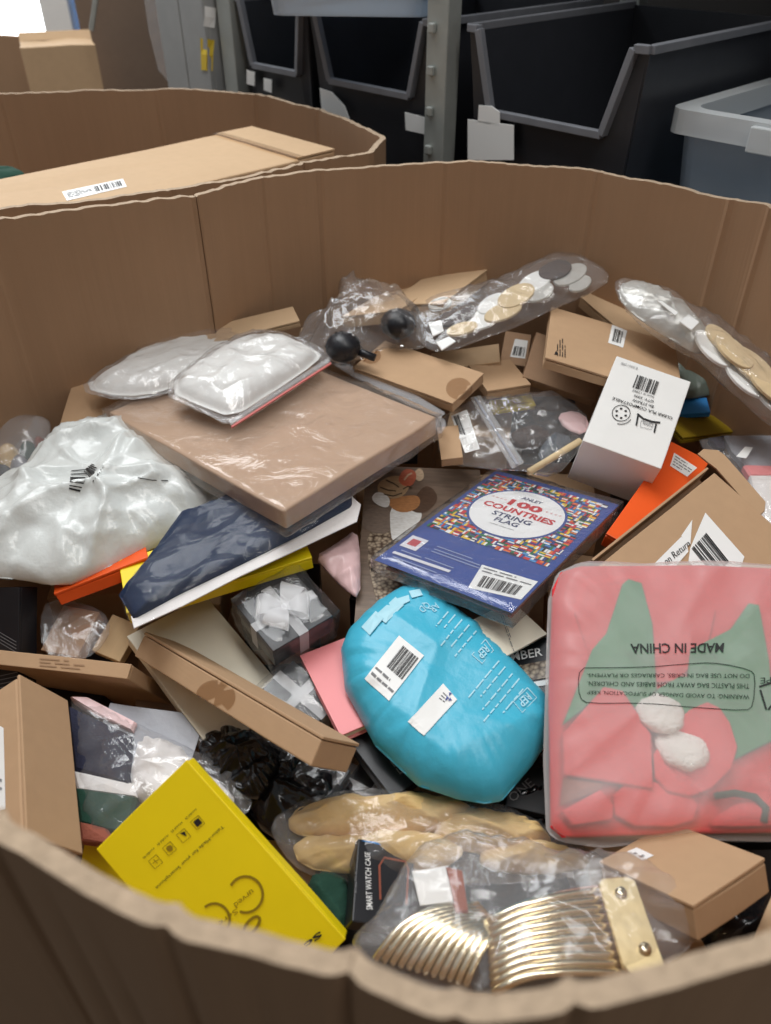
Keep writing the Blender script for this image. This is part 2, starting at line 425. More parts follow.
def strokes(name, parent, on, paths, wpx, m='print', lift=.0012):
    """printed line work: pixel polylines with a width in pixels"""
    vs = []; fs = []
    for p in paths:
        P = [V((x, y, 0)) for x, y in p]; b = len(vs)
        for i, a in enumerate(P):
            t = P[min(i + 1, len(P) - 1)] - P[max(i - 1, 0)]; t.normalize(); nn = V((-t.y, t.x, 0)) * wpx / 2
            for s in (1, -1): q = a + nn * s; vs.append(surf(on, q.x, q.y, lift))
        for i in range(len(P) - 1): k = b + 2 * i; fs.append([k, k + 1, k + 3, k + 2])
    return make(name, vs, fs, m, parent)
def arc(cx, cy, rx, ry, a0=0, a1=360, n=24, rot=0.):
    o = []
    for i in range(n + 1):
        a = math.radians(a0 + (a1 - a0) * i / n); x, y = rx * math.cos(a), ry * math.sin(a); r = math.radians(rot)
        o.append((cx + x * math.cos(r) - y * math.sin(r), cy + x * math.sin(r) + y * math.cos(r)))
    return o
def sticker(parent, on, q, name='label', code=None, txt=None, seed=1, cnt=22, m='label', n=(4, 4), lift=.0006):
    """white sticker with an optional barcode (u0,v0,u1,v1) and rows of fine print (u0,v0,u1,v1,rows)"""
    s = patch(name, parent, on, q, m, n, lift)
    sub = lambda r: [lerp2(q, r[0], r[1]), lerp2(q, r[2], r[1]), lerp2(q, r[2], r[3]), lerp2(q, r[0], r[3])]
    if code: bars('barcode', s, on, sub(code), cnt=cnt, seed=seed, lift=lift + .0006)
    if txt: lines('fine_print', s, on, sub(txt), txt[4], seed=seed, lift=lift + .0006)
    return s
# ------------------------------------------------------------------ poses of the boxes (top centre, length axis, up axis, size) in metres
BOX = {
 'wrapped': {'top': [-0.1659, 0.975, 0.7049], 'x': [0.7402, -0.6711, 0.0422], 'z': [-0.0331, 0.0263, 0.9991], 'd': [0.3817, 0.2885, 0.0287]},
 'white_box': {'top': [0.348, 0.9437, 0.7301], 'x': [0.9103, -0.3746, -0.1763], 'z': [-0.0005, -0.4269, 0.9043], 'd': [0.1084, 0.156, 0.1022]},
 'yellow_a': {'top': [-0.2164, 0.7497, 0.63], 'x': [0.9376, 0.3359, 0.0899], 'z': [-0.0782, -0.0483, 0.9958], 'd': [0.2293, 0.0982, 0.0202]},
 'orange_l': {'top': [-0.3744, 0.7796, 0.61], 'x': [0.9117, 0.3724, 0.1734], 'z': [-0.2199, 0.0857, 0.9718], 'd': [0.1189, 0.1043, 0.0211]},
 'cream': {'top': [-0.2158, 0.644, 0.545], 'x': [0.655, -0.7275, -0.2041], 'z': [0.1529, -0.1368, 0.9787], 'd': [0.192, 0.1117, 0.02]},
 'gift': {'top': [-0.1216, 0.677, 0.61], 'x': [0.7827, 0.6199, 0.0558], 'z': [0.0493, -0.1512, 0.9873], 'd': [0.0854, 0.0807, 0.0356]},
 'long_brown': {'top': [-0.1576, 0.5735, 0.6007], 'x': [0.7433, -0.6356, 0.2086], 'z': [0.3942, 0.6681, 0.6311], 'd': [0.3083, 0.0603, 0.0305]},
 'flat_left': {'top': [-0.4024, 0.6305, 0.5701], 'x': [0.9695, -0.2197, 0.1091], 'z': [-0.1905, -0.3945, 0.8989], 'd': [0.2182, 0.0168, 0.1947]},
 'tall_left': {'top': [-0.3445, 0.4827, 0.5909], 'x': [0.4372, 0.2125, -0.8739], 'z': [0.8238, 0.2952, 0.4839], 'd': [0.0713, 0.1912, 0.0653]},
 'slab_a': {'top': [-0.4024, 0.7008, 0.55], 'x': [0.9663, -0.2576, 0.0036], 'z': [-0.09, -0.3246, 0.9416], 'd': [0.0518, 0.0628, 0.02]},
 'black_stripe': {'top': [-0.5096, 0.682, 0.5553], 'x': [0.972, -0.1601, 0.1719], 'z': [-0.2341, -0.7221, 0.651], 'd': [0.1147, 0.1262, 0.036]},
 'pink_book': {'top': [-0.045, 0.6008, 0.57], 'x': [0.4262, -0.9046, -0.0072], 'z': [-0.0528, -0.0328, 0.9981], 'd': [0.1271, 0.0694, 0.014]},
 'cat': {'top': [0.0528, 0.8245, 0.6006], 'x': [0.9993, -0.0252, -0.029], 'z': [0.0284, -0.0223, 0.9993], 'd': [0.173, 0.3258, 0.012]},
 'flags': {'top': [0.1531, 0.799, 0.635], 'x': [0.7977, -0.5916, 0.117], 'z': [-0.0345, 0.149, 0.9882], 'd': [0.1932, 0.2979, 0.014]},
 'card': {'top': [0.1429, 0.6443, 0.615], 'x': [0.5729, -0.8163, -0.0731], 'z': [0.0869, -0.0282, 0.9958], 'd': [0.0622, 0.0687, 0.003]},
 'mber': {'top': [0.1461, 0.584, 0.58], 'x': [0.9292, -0.0431, 0.367], 'z': [-0.3695, -0.1175, 0.9218], 'd': [0.0932, 0.1175, 0.012]},
 'returns': {'top': [0.3761, 0.7045, 0.67], 'x': [0.6278, -0.6955, -0.3495], 'z': [0.0808, -0.3884, 0.918], 'd': [0.1614, 0.216, 0.05]},
 'orange_r': {'top': [0.3716, 0.8553, 0.65], 'x': [0.8048, -0.5589, -0.1997], 'z': [0.0873, -0.2214, 0.9713], 'd': [0.0582, 0.2163, 0.025]},
 'box27': {'top': [0.3467, 1.0972, 0.745], 'x': [0.9564, -0.1975, -0.2154], 'z': [0.2041, -0.0762, 0.976], 'd': [0.2049, 0.1695, 0.0183]},
 'tan_back': {'top': [0.3968, 1.2239, 0.742], 'x': [0.4572, -0.874, -0.1644], 'z': [0.0684, -0.1497, 0.9864], 'd': [0.159, 0.0687, 0.02]},
 'box28': {'top': [0.2859, 1.1312, 0.7], 'x': [0.9445, -0.2121, -0.2508], 'z': [0.0988, -0.5449, 0.8327], 'd': [0.1191, 0.0857, 0.02]},
 'box29': {'top': [0.2188, 1.2148, 0.69], 'x': [0.9766, -0.2035, -0.0689], 'z': [0.0266, -0.2039, 0.9786], 'd': [0.043, 0.0852, 0.02]},
 'box30': {'top': [0.0479, 1.08, 0.72], 'x': [0.7861, -0.6178, 0.0168], 'z': [-0.1148, -0.1192, 0.9862], 'd': [0.1862, 0.0827, 0.0176]},
 'box31': {'top': [0.1805, 1.1231, 0.69], 'x': [0.9712, 0.2378, 0.0177], 'z': [-0.0205, 0.0091, 0.9997], 'd': [0.0711, 0.0891, 0.0171]},
 'box31b': {'top': [0.1316, 1.1922, 0.685], 'x': [0.9795, -0.0707, 0.1888], 'z': [-0.1856, 0.0497, 0.9814], 'd': [0.1133, 0.0682, 0.02]},
 'box32a': {'top': [0.0884, 1.2895, 0.7679], 'x': [0.8498, -0.4815, 0.2143], 'z': [-0.1801, 0.1167, 0.9767], 'd': [0.104, 0.1735, 0.0232]},
 'box32b': {'top': [0.0125, 1.274, 0.7523], 'x': [0.8828, -0.3841, 0.2704], 'z': [-0.2035, 0.2062, 0.9571], 'd': [0.1039, 0.1786, 0.02]},
 'yellow_b': {'top': [0.2026, 1.1022, 0.65], 'x': [0.9822, 0.1793, 0.0553], 'z': [-0.0113, -0.2377, 0.9713], 'd': [0.0687, 0.0255, 0.008]},
 'big_yellow': {'top': [-0.1558, 0.362, 0.555], 'x': [0.6983, -0.543, -0.4664], 'z': [-0.0613, -0.6946, 0.7168], 'd': [0.2197, 0.1178, 0.0218]},
 'yellow_c': {'top': [-0.2738, 0.4223, 0.4884], 'x': [0.8463, -0.4774, 0.2364], 'z': [-0.508, -0.5895, 0.628], 'd': [0.1293, 0.0392, 0.02]},
 'black_text': {'top': [-0.0042, 0.5181, 0.545], 'x': [0.5913, -0.7995, -0.106], 'z': [0.0068, -0.1265, 0.9919], 'd': [0.0884, 0.0372, 0.02]},
 'watch': {'top': [-0.0007, 0.3815, 0.5351], 'x': [0.9441, -0.0063, -0.3296], 'z': [0.3267, -0.1161, 0.938], 'd': [0.0613, 0.077, 0.0231]},
 'box48': {'top': [0.267, 0.3709, 0.6], 'x': [0.5112, -0.6595, 0.5511], 'z': [-0.1679, 0.5522, 0.8166], 'd': [0.1029, 0.097, 0.0319]},
 'corner49': {'top': [0.3682, 0.3228, 0.5688], 'x': [0.7598, -0.5374, 0.3661], 'z': [-0.1604, 0.3907, 0.9064], 'd': [0.0642, 0.0586, 0.04]},
 'flap2': {'top': [-0.4221, 1.064, 0.6801], 'x': [0.9997, -0.0001, -0.0259], 'z': [0.0246, -0.3063, 0.9516], 'd': [0.13, 0.1203, 0.03]},
 'strip1': {'top': [-0.2232, 1.1896, 0.7429], 'x': [0.9457, 0.3051, 0.1117], 'z': [-0.0719, -0.1387, 0.9877], 'd': [0.1632, 0.0464, 0.012]},
 'sheet': {'top': [-0.276, 0.541, 0.525], 'x': [0.9891, -0.1455, -0.021], 'z': [-0.0076, -0.1937, 0.981], 'd': [0.1166, 0.1, 0.002]},
 'blue36': {'top': [0.489, 1.1092, 0.64], 'x': [0.984, -0.1119, 0.1389], 'z': [-0.1572, -0.1761, 0.9717], 'd': [0.0607, 0.0352, 0.01]},
 'yellow36': {'top': [0.4977, 1.0863, 0.6246], 'x': [0.9312, 0.3489, -0.1052], 'z': [0.1448, -0.0891, 0.9854], 'd': [0.0995, 0.0653, 0.012]},
 'one': {'top': [0.1576, 0.4931, 0.524], 'x': [0.9682, -0.2495, -0.0199], 'z': [-0.0156, -0.1397, 0.9901], 'd': [0.045, 0.0522, 0.02]},
 'gift2': {'top': [-0.0993, 0.5949, 0.5543], 'x': [0.7567, -0.6332, -0.1627], 'z': [0.035, -0.2094, 0.9772], 'd': [0.0778, 0.0536, 0.0335]},
 'gift3': {'top': [-0.1932, 0.5797, 0.5245], 'x': [0.7611, -0.6483, -0.0206], 'z': [-0.006, -0.0387, 0.9992], 'd': [0.0716, 0.0645, 0.0356]},
 'gift4': {'top': [-0.0879, 0.5085, 0.5146], 'x': [0.8587, -0.5063, -0.0792], 'z': [-0.008, -0.1677, 0.9858], 'd': [0.0717, 0.0693, 0.0356]},
 'gift5': {'top': [-0.0142, 0.4984, 0.4994], 'x': [0.8495, -0.5252, 0.0513], 'z': [-0.0242, 0.0584, 0.998], 'd': [0.0738, 0.0598, 0.0356]},
 'small37': {'top': [0.0923, 0.9572, 0.67], 'x': [0.993, 0.0221, 0.1163], 'z': [-0.1093, -0.2063, 0.9724], 'd': [0.031, 0.0663, 0.015]},
 'slab_b': {'top': [-0.3457, 0.6982, 0.54], 'x': [0.9279, -0.3285, -0.1761], 'z': [0.0166, -0.4353, 0.9001], 'd': [0.0399, 0.0507, 0.02]},
}
# ------------------------------------------------------------------ the hall
def quad(name, vs, m, **k): return make(name, [V(v) for v in vs], [[0, 1, 2, 3]], m, **k)
struct(quad('floor', [(-6, -2, 0), (4, -2, 0), (4, 6, 0), (-6, 6, 0)], 'floor', loc=V((0, 2, 0))))
SD = V((-.7, .714, 0)).normalized(); SN = V((SD.y, -SD.x, 0))            # along the rack, into the rack
def shp(s, d, z): return V((.103, 1.625, 0)) + SD * s + SN * d + V((0, 0, z))
RZ = math.atan2(SD.y, SD.x)
struct(boxw('wall_back', (-.9, 5.06, 0), (7, .1, 3.4), 'hallwall'))
wl = struct(make('window_1', [V((-4.2, 5.0, .1)), V((-1.62, 5.0, .1)), V((-1.62, 5.0, 2.7)), V((-4.2, 5.0, 2.7))], [[0, 1, 2, 3]], 'daylight'))
for x in (-4.25, -2.9, -1.58): boxw('window_frame', (x, 4.98, .05), (.07, .06, 2.7), 'cabinet', wl)
struct(boxw('ambient_block_wall', (-.5, -1.6, 0), (8, .1, 3.4), 'shadewall'))  # unseen wall added behind the camera to block ambient light
struct(boxw('wall_right', shp(.3, 1.0, 0), (4.4, .08, 3.4), 'darkwall', rot=RZ))

# ------------------------------------------------------------------ octagonal bulk boxes
def panel_ring(root, pts, z0, z1, th, m, seed, closed=True, tear=None, bow=.006):
    """each side panel a thick board of its own with an uneven cut edge on top"""
    c = sum(pts, V()) / len(pts); n = len(pts)
    for i in range(n):
        a, b = pts[i], pts[(i + 1) % n]; d = b - a; L = d.length; nx = max(8, int(L / .006)); nz = 5
        def outw(k):
            e = pts[(k + 1) % n] - pts[k % n]; o = V((e.y, -e.x, 0)).normalized()
            return o if o.dot((pts[k % n] + pts[(k + 1) % n]) / 2 - c) > 0 else -o
        out = outw(i); m0 = (out + outw(i - 1)); m0 = m0 / (m0.length_squared / 2); m1 = (out + outw(i + 1)); m1 = m1 / (m1.length_squared / 2)
        g0 = .0038 if out.angle(outw(i - 1)) > .1 else 0; g1 = .0038 if out.angle(outw(i + 1)) > .1 else 0
        vs = []; fs = []; mi = []
        for side in (0, 1):
            for k in range(nz + 1):
                for j in range(nx + 1):
                    f = j / nx; p = a + d * f
                    top = z1 + noise.noise(V((p.x * 9, p.y * 9, seed))) * .006 + noise.noise(V((p.x * 70, p.y * 70, seed + 5))) * .0022
                    gr = max(max(0, 1 - f * L / .007) * g0, max(0, 1 - (1 - f) * L / .007) * g1)
                    h = k / nz; p = p - out * gr + m0.lerp(m1, f) * th * side + out * bow * math.sin(h * math.pi) * math.sin(f * math.pi)
                    vs.append(V((p.x, p.y, z0 + (top - z0) * h)))
        N = (nz + 1) * (nx + 1); g = lambda s, k, j: s * N + k * (nx + 1) + j
        for k in range(nz):
            for j in range(nx):
                fs.append([g(0, k, j), g(0, k, j + 1), g(0, k + 1, j + 1), g(0, k + 1, j)]); mi.append(0)
                fs.append([g(1, k, j + 1), g(1, k, j), g(1, k + 1, j), g(1, k + 1, j + 1)]); mi.append(0)
        for j in range(nx): fs.append([g(0, nz, j), g(0, nz, j + 1), g(1, nz, j + 1), g(1, nz, j)]); mi.append(1)
        for j, s in ((0, 1), (nx, -1)):
            for k in range(nz):
                q = [g(0, k, j), g(0, k + 1, j), g(1, k + 1, j), g(1, k, j)]; fs.append(q if s > 0 else q[::-1]); mi.append(0)
        make('side_panel', vs, fs, [m, 'edge_card'], root, mi=mi)
def bulk_box(pts, label, seed, th=.010, z1=.95, m='wall_card', pallet=True):
    P = [V((x, y, 0)) for x, y in pts]; c = sum(P, V()) / len(P)
    r = empty('bulk_box', V((c.x, c.y, 0))); tag(r, label, 'cardboard box', 'octagonal bulk boxes')
    panel_ring(r, P, .13, z1, th, m, seed)
    base = [p + V((0, 0, .13)) for p in P]; n = len(P)
    make('base_panel', base + [p + V((0, 0, .012)) for p in base], [list(range(n))[::-1], list(range(n, 2 * n))] + [[i, (i + 1) % n, n + (i + 1) % n, n + i] for i in range(n)], m, r)
    for k in (-1, 0, 1): boxw('pallet_runner', (c.x + k * .4, c.y, 0), (.09, 1.0, .13), 'pallet', r)
    return r
bulk_box([(-.18, .203), (-.149, .188), (-.125, .175), (-.089, .159), (-.052, .151), (-.013, .142), (.028, .127), (.073, .131), (.113, .139), (.16, .151),
          (.44, .25), (.655, .50), (.68, .85), (.531, 1.115), (.492, 1.161), (.332, 1.30), (.099, 1.353), (-.103, 1.306), (-.191, 1.262), (-.274, 1.175),
          (-.535, 1.058), (-.67, .76), (-.60, .42), (-.38, .27)], 'open octagonal cardboard bulk box in front, heaped with packages', 1)
bulk_box([(-.839, 1.917), (-.51, 1.962), (-.283, 1.895), (-.24, 1.86), (-.139, 1.763), (-.008, 1.52), (-.03, 1.42), (-.135, 1.355), (-.235, 1.262), (-.315, 1.20), (-.575, 1.095),
          (-.90, 1.02), (-1.25, 1.25), (-1.2, 1.7)], 'open octagonal bulk box behind the heaped one, holding a long carton', 2)
cs = boxw('cardboard_sheet', (-1.40, 2.90, 0), (.86, .012, .95), 'wall_card', rot=-.33, cuts=3, dent=.004); tag(cs, 'pale cardboard sheet standing upright under the bright window', 'cardboard sheet')

# ------------------------------------------------------------------ behind: cartons, rack, bins
pA = onz(252, 128, .93); y = V((.716, .70, 0)).normalized(); x = V((y.y, -y.x, 0)); z = V((0, 0, 1))
L, Wd = .245, .60; ctr = pA + x * L / 2 - y * Wd / 2 - z * .1
R = Matrix((x, y, z)).transposed()
lc = boxw('long_carton', ctr, (L, Wd, .10), 'card2', R=R, cuts=4, dent=.002, bev=.003)
tag(lc, 'long pale carton with a white label lying in the bulk box behind', 'carton')
mw = MW[lc]
def ltop(u, v, zz=.1012): return mw @ V(((u - .5) * L, (v - .5) * Wd, zz))
make('flap', [ltop(u, v, k) for k in (.1005, .1035) for u, v in ((.0, .86), (1, .86), (1, 1), (0, 1))], [[3, 2, 1, 0], [4, 5, 6, 7], [0, 1, 5, 4], [1, 2, 6, 5], [2, 3, 7, 6], [3, 0, 4, 7]], 'card2', lc)
make('tape', [ltop(u, v, .1042) for u, v in ((.0, .845), (1, .845), (1, .88), (0, .88))], [[0, 1, 2, 3]], 'tape', lc)
sticker(lc, lc, [(67, 201), (127, 187), (123, 179), (62, 192)], code=(.5, .2, .95, .8), txt=(.05, .2, .45, .8, 4), cnt=14)
pw = pillow('wrapped_bundle', [(-10, 172), (8, 169), (20, 172), (28, 177), (10, 180), (-10, 182)], Plane((10, 175), .41), .012, 'greend', seed=5, na=40, nr=10)
tag(pw, 'small green bundle showing beside the long carton', 'bundle')

rack = empty('storage_rack', shp(0, 0, 0)); tag(rack, 'galvanised steel storage rack holding black bins', 'rack')
for s in (0, .645, -1.3):
    for d in (0, .62):
        p = shp(s, d, 0)
        boxw('post', p, (.05, .035, 2.1), 'steel', rack, rot=RZ)
for k in range(22):
    z = .10 + k * .0665
    if z > .55: boxw('bolt', shp(.008, -.022, z), (.014, .008, .016), 'steel', rack, rot=RZ, bev=.003)
for d in (-.01, .63): boxw('shelf_beam', shp(-.33, d, .72), (1.98, .03, .05), 'steel', rack, rot=RZ)
boxw('shelf_deck', shp(-.33, .31, .765), (1.98, .66, .015), 'slate', rack, rot=RZ)
for d in (-.01, .63): boxw('shelf_beam', shp(-.33, d, 1.95), (1.98, .03, .05), 'steel', rack, rot=RZ)
boxw('shelf_deck', shp(-.33, .31, 2.0), (1.98, .66, .015), 'darkwall', rack, rot=RZ)
bar('brace', shp(-.05, .62, 1.42), shp(-.75, .62, .80), .03, 'slate', rack, .008)
bar('brace', shp(-1.25, .62, 1.15), shp(.0, .62, 1.15), .03, 'slate', rack, .02)

def stack_bin(s, label, w=.35, dep=.5, h=.33, z0=.7805, fr=0):
    """open-fronted plastic bin: flared walls, scooped front with a rolled lip"""
    r = empty('stacking_bin', shp(s, dep / 2 + .02, z0), Matrix.Rotation(RZ, 3, 'Z')); tag(r, label, 'bin', 'black stacking bins on the rack')
    mw = MW[r]
    # local x along the rack (to the left in view), local y = -into rack -> flip
    def P(x, y, z): return mw @ V((x, -y, z))
    wb, wt, t = w * .42, w * .5, .006; zl = .205; f = -dep / 2 - fr
    def plate(name, q, nrm, m='bin'):
        nn = V(nrm); vs = [P(*p) for p in q] + [P(*(V(p) + nn * t)) for p in q]; k = len(q)
        return make(name, vs, [list(range(k)), list(range(k, 2 * k))[::-1]] + [[i, k + i, k + (i + 1) % k, (i + 1) % k] for i in range(k)], m, r)
    plate('base_panel', [(-wb, f, 0), (wb, f, 0), (wb, dep / 2, 0), (-wb, dep / 2, 0)], (0, 0, 1))
    plate('back_panel', [(-wb, dep / 2, 0), (wb, dep / 2, 0), (wt, dep / 2, h), (-wt, dep / 2, h)], (0, -1, 0))
    for sx in (-1, 1): plate('side_panel', [(sx * wb, f + .01, 0), (sx * wb, dep / 2, 0), (sx * wt, dep / 2, h), (sx * wt, f - .02, h)], (-sx, 0, 0))
    plate('front_panel', [(-wb, f, 0), (wb, f, 0), (wt * .98, f - .02, h), (wt * .86, f - .02, h), (wt * .66, f - .015, zl), (-wt * .66, f - .015, zl), (-wt * .86, f - .02, h), (-wt * .98, f - .02, h)], (0, 1, 0))
    lip = [P(-wt * 1.0, dep / 2, h), P(-wt, f - .02, h), P(-wt * .86, f - .024, h), P(-wt * .66, f - .02, zl), P(wt * .66, f - .02, zl), P(wt * .86, f - .024, h), P(wt, f - .02, h), P(wt, dep / 2, h)]
    for a, b in zip(lip, lip[1:]):
        bar('rolled_lip', a, b, .014, 'binrim', r, .012)
    return r
b3 = stack_bin(-.235, 'black stacking bin right of the steel post, two paper tags on its front')
b2 = stack_bin(.195, 'black stacking bin just left of the steel post')
b1 = stack_bin(.495, 'smallest looking black stacking bin, farthest left on the rack', w=.24)
class BinFront:
    def __init__(s, r, dep=.5): s.p = MW[r] @ V((0, dep / 2 + .0285, .1)); s.n = (MW[r].to_3x3() @ V((0, 1, 0))).normalized()
    hit = Plane.hit
def tagp(r, q): slab('paper_tag', q, BinFront(r), .0012, 'label', r, 0, .0003)
tagp(b3, [(468, 160), (514, 160), (514, 125), (490, 122), (468, 119)]); tagp(b3, [(478, 122), (500, 127), (500, 112), (492, 106), (479, 105)])
tagp(b2, [(322, 112), (350, 120), (345, 106), (332, 92), (320, 88)]); tagp(b2, [(406, 130), (428, 135), (428, 118), (405, 112)])
tagp(b1, [(247, 84), (255, 86), (255, 72), (247, 70)]); tagp(b1, [(264, 90), (272, 93), (272, 80), (264, 78)])

def tote(loc, rot, size, label, m='tote', lid=False):
    w, d, h = size; r = empty('storage_tote', loc, Matrix.Rotation(rot, 3, 'Z')); tag(r, label, 'tote', 'translucent storage totes'); mw = MW[r]
    def shell(name, w0, d0, z0, w1, d1, z1, t, m, cap=False):
        vs = []
        for (ww, dd, z) in ((w0, d0, z0), (w1, d1, z1), (w1 - 2 * t, d1 - 2 * t, z1), (w0 - 2 * t, d0 - 2 * t, z0 + (t if cap else 0))):
            # rounded rectangle
            rr = .03
            for cx, cy, a0 in ((1, 1, 0), (-1, 1, 90), (-1, -1, 180), (1, -1, 270)):
                for k in range(5):
                    a = math.radians(a0 + 22.5 * k); vs.append(mw @ V((cx * (ww / 2 - rr) + rr * math.cos(a), cy * (dd / 2 - rr) + rr * math.sin(a), z)))
        n = 20; fs = []
        for s in range(3):
            for i in range(n): fs.append([s * n + i, s * n + (i + 1) % n, (s + 1) * n + (i + 1) % n, (s + 1) * n + i])
        if cap: fs += [list(range(n))[::-1], list(range(3 * n, 4 * n))]
        else:
            for i in range(n): fs.append([3 * n + i, 3 * n + (i + 1) % n, (i + 1) % n, i])
        return make(name, vs, fs, m, r)
    shell('body', w - .07, d - .07, 0, w - .03, d - .03, h - .02, .003, m, True)
    shell('rim', w, d, h - .035, w, d, h, .028, 'toterim')
    for k in (-1, 1): boxw('handle', mw @ V((k * w * .2, -d / 2 - .004, h - .04)), (.05, .012, .035), 'toterim', r, rot=rot)
    if lid: shell('lid', w - .01, d - .01, h, w - .05, d - .05, h + .02, .1, 'toterim', True)
    return r
pt = onz(668, 107, 1.03)
RT2 = math.atan2(-SD.y, -SD.x)
tw, td = .55, .42
tote(pt + (-SD) * tw / 2 + SN * td / 2 + V((0, 0, -.25)), RT2, (tw, td, .25), 'translucent grey tote on the rack at the right edge')
pt = onz(345, 21, 1.112)
tote(pt + V((.02, .20, 0)), -.1, (.37, .34, .2), 'translucent blue-grey tote stacked on top of the black bins')
bag = pillow('cloth_bag', [(250, 0), (262, -2), (275, 0), (285, 6), (270, 9), (255, 7)], Plane((268, 4), .125), .03, 'foam', seed=3, na=40, nr=8) if 0 else None

c = onz(125, 88, .0)
tall = boxw('tall_carton', (-.78, 2.98, 0), (.36, .30, 1.32), 'card4', rot=.18, cuts=3, dent=.004); tag(tall, 'tall dark brown carton standing behind the bulk boxes', 'carton')
oc = boxw('open_carton', (-.945, 2.62, 0), (.20, .14, .955), 'card2', rot=.35, cuts=2, dent=.004); tag(oc, 'pale brown carton with raised flap beside the tall dark carton', 'carton')
mwf = MW[oc]
make('flap', [mwf @ V(q) for q in ((-.10, .066, .955), (.10, .066, .955), (.10, .08, .975), (-.10, .08, .975), (-.10, .070, .955), (.10, .070, .955), (.10, .084, .975), (-.10, .084, .975))], [[3, 2, 1, 0], [4, 5, 6, 7], [0, 1, 5, 4], [1, 2, 6, 5], [2, 3, 7, 6], [3, 0, 4, 7]], 'card2', oc)
st = bar('grey_strut', (-.80, 2.50, 1.00), (-.68, 2.52, 1.32), .022, 'steel', None, .012); tag(st, 'slanting grey metal strut in front of the tall carton', 'strut')
cab = empty('metal_cabinet', shp(.79, .14, 0), Matrix.Rotation(RZ, 3, 'Z')); tag(cab, 'grey metal cabinet with a yellow tag left of the bins', 'cabinet')
def cl(x, y, z): return MW[cab] @ V((x, y, z))
boxw('body', cl(0, 0, 0), (.20, .34, 1.3), 'cabinet', cab, rot=RZ)
for k in (-1, 1):
    boxw('door', cl(k * .05, .175, .02), (.096, .012, 1.26), 'cabinet', cab, rot=RZ)
on = [o for o in cab.children]
patch('yellow_tag', cab, on, [(202, 70), (212, 71), (214, 40), (201, 38)], 'yellowtag', (2, 2), .002)
patch('paper_notice', cab, on, [(222, 30), (236, 33), (238, 6), (222, 4)], 'label', (2, 2), .002)
patch('paper_notice', cab, on, [(204, 26), (214, 28), (216, 8), (204, 6)], 'label', (2, 2), .002)
hb = pillow('clear_plastic_bag', None, Plane((182, 45), .25), .025, 'film_m', seed=8, crease=.014, freq=8, na=60, nr=12, pts=[V((-.60, 2.40, 1.26)), V((-.52, 2.40, 1.26)), V((-.49, 2.39, 1.05)), V((-.50, 2.38, .9)), V((-.60, 2.38, .88)), V((-.62, 2.39, 1.05))])
tag(hb, 'crumpled clear plastic bag hanging beside the metal cabinet', 'plastic bag')
wp = boxw('cream_locker', (-1.40, 4.0, 0), (.12, .12, 1.3), 'white'); tag(wp, 'narrow cream locker beside the bright window', 'locker')
bp_ = boxw('blue_drum', (-1.26, 4.0, 0), (.09, .09, 1.15), 'bluecard', bev=.03); tag(bp_, 'narrow blue and white container near the bright window', 'container')

# ------------------------------------------------------------------ the heap: buried filling first
def zpile(y):                                # height of the heap by distance
    t = [(0, .52), (.36, .535), (.58, .545), (.80, .605), (1.04, .675), (1.25, .745), (1.5, .78)]
    for (a, b), (c2, d) in zip(t, t[1:]):
        if y <= c2: return b + (d - b) * (y - a) / (c2 - a)
    return .78
poly_in = [(-.16, .24), (.03, .17), (.15, .19), (.42, .29), (.60, .52), (.62, .83), (.46, 1.10), (.30, 1.24), (.09, 1.30), (-.1, 1.25), (-.25, 1.12), (-.49, 1.01), (-.61, .76), (-.55, .45), (-.36, .31)]
def inside(x, y):
    r = False; n = len(poly_in)
    for i in range(n):
        (x1, y1), (x2, y2) = poly_in[i], poly_in[(i + 1) % n]
        if (y1 > y) != (y2 > y) and x < (x2 - x1) * (y - y1) / (y2 - y1) + x1: r = not r
    return r
rnd = random.Random(11)
gx = -.56
while gx < .62:
    gy = .26
    while gy < 1.3:
        x, y = gx + rnd.uniform(-.02, .02), gy + rnd.uniform(-.02, .02)
        if inside(x, y) and inside(x + .06, y) and inside(x - .06, y) and inside(x, y + .06) and inside(x, y - .06):
            zt = zpile(y - .05) - rnd.uniform(.085, .11) + (.045 if x > .44 and y < .75 else 0); h = rnd.uniform(.05, .08); sx, sy = rnd.uniform(.10, .125), rnd.uniform(.11, .135)
            kind = rnd.random()
            if kind < .55:
                o = boxw('brown_carton', (x, y, zt - h), (sx, sy, h), rnd.choice(('card', 'card3', 'card2')), rot=rnd.uniform(-.2, .2), bev=.002)
                tag(o, 'plain brown carton buried deep in the heap under other packages', 'carton', 'buried brown cartons')
            else:
                o = boxw('black_carton', (x, y, zt - h), (sx, sy, h), 'black', rot=rnd.uniform(-.2, .2), bev=.002)
                tag(o, 'plain black carton buried deep in the heap under other packages', 'carton', 'buried black cartons')
        gy += .145
    gx += .14
# ------------------------------------------------------------------ the heap: cartons and boxes
def seal(o, on, cx, cy, rx, ry): poly('round_seal', o, on, arc(cx, cy, rx, ry, n=28)[:-1], 'stickseal', .0008)
def withlid(o): return [o] + [c for c in o.children if c.name.startswith('lid')]
def C(name, key, m, label, cat='carton', group=None, **k):
    o = carton(name, key, m, **k); tag(o, label, cat, group); return o
GB = 'brown cartons in the heap'

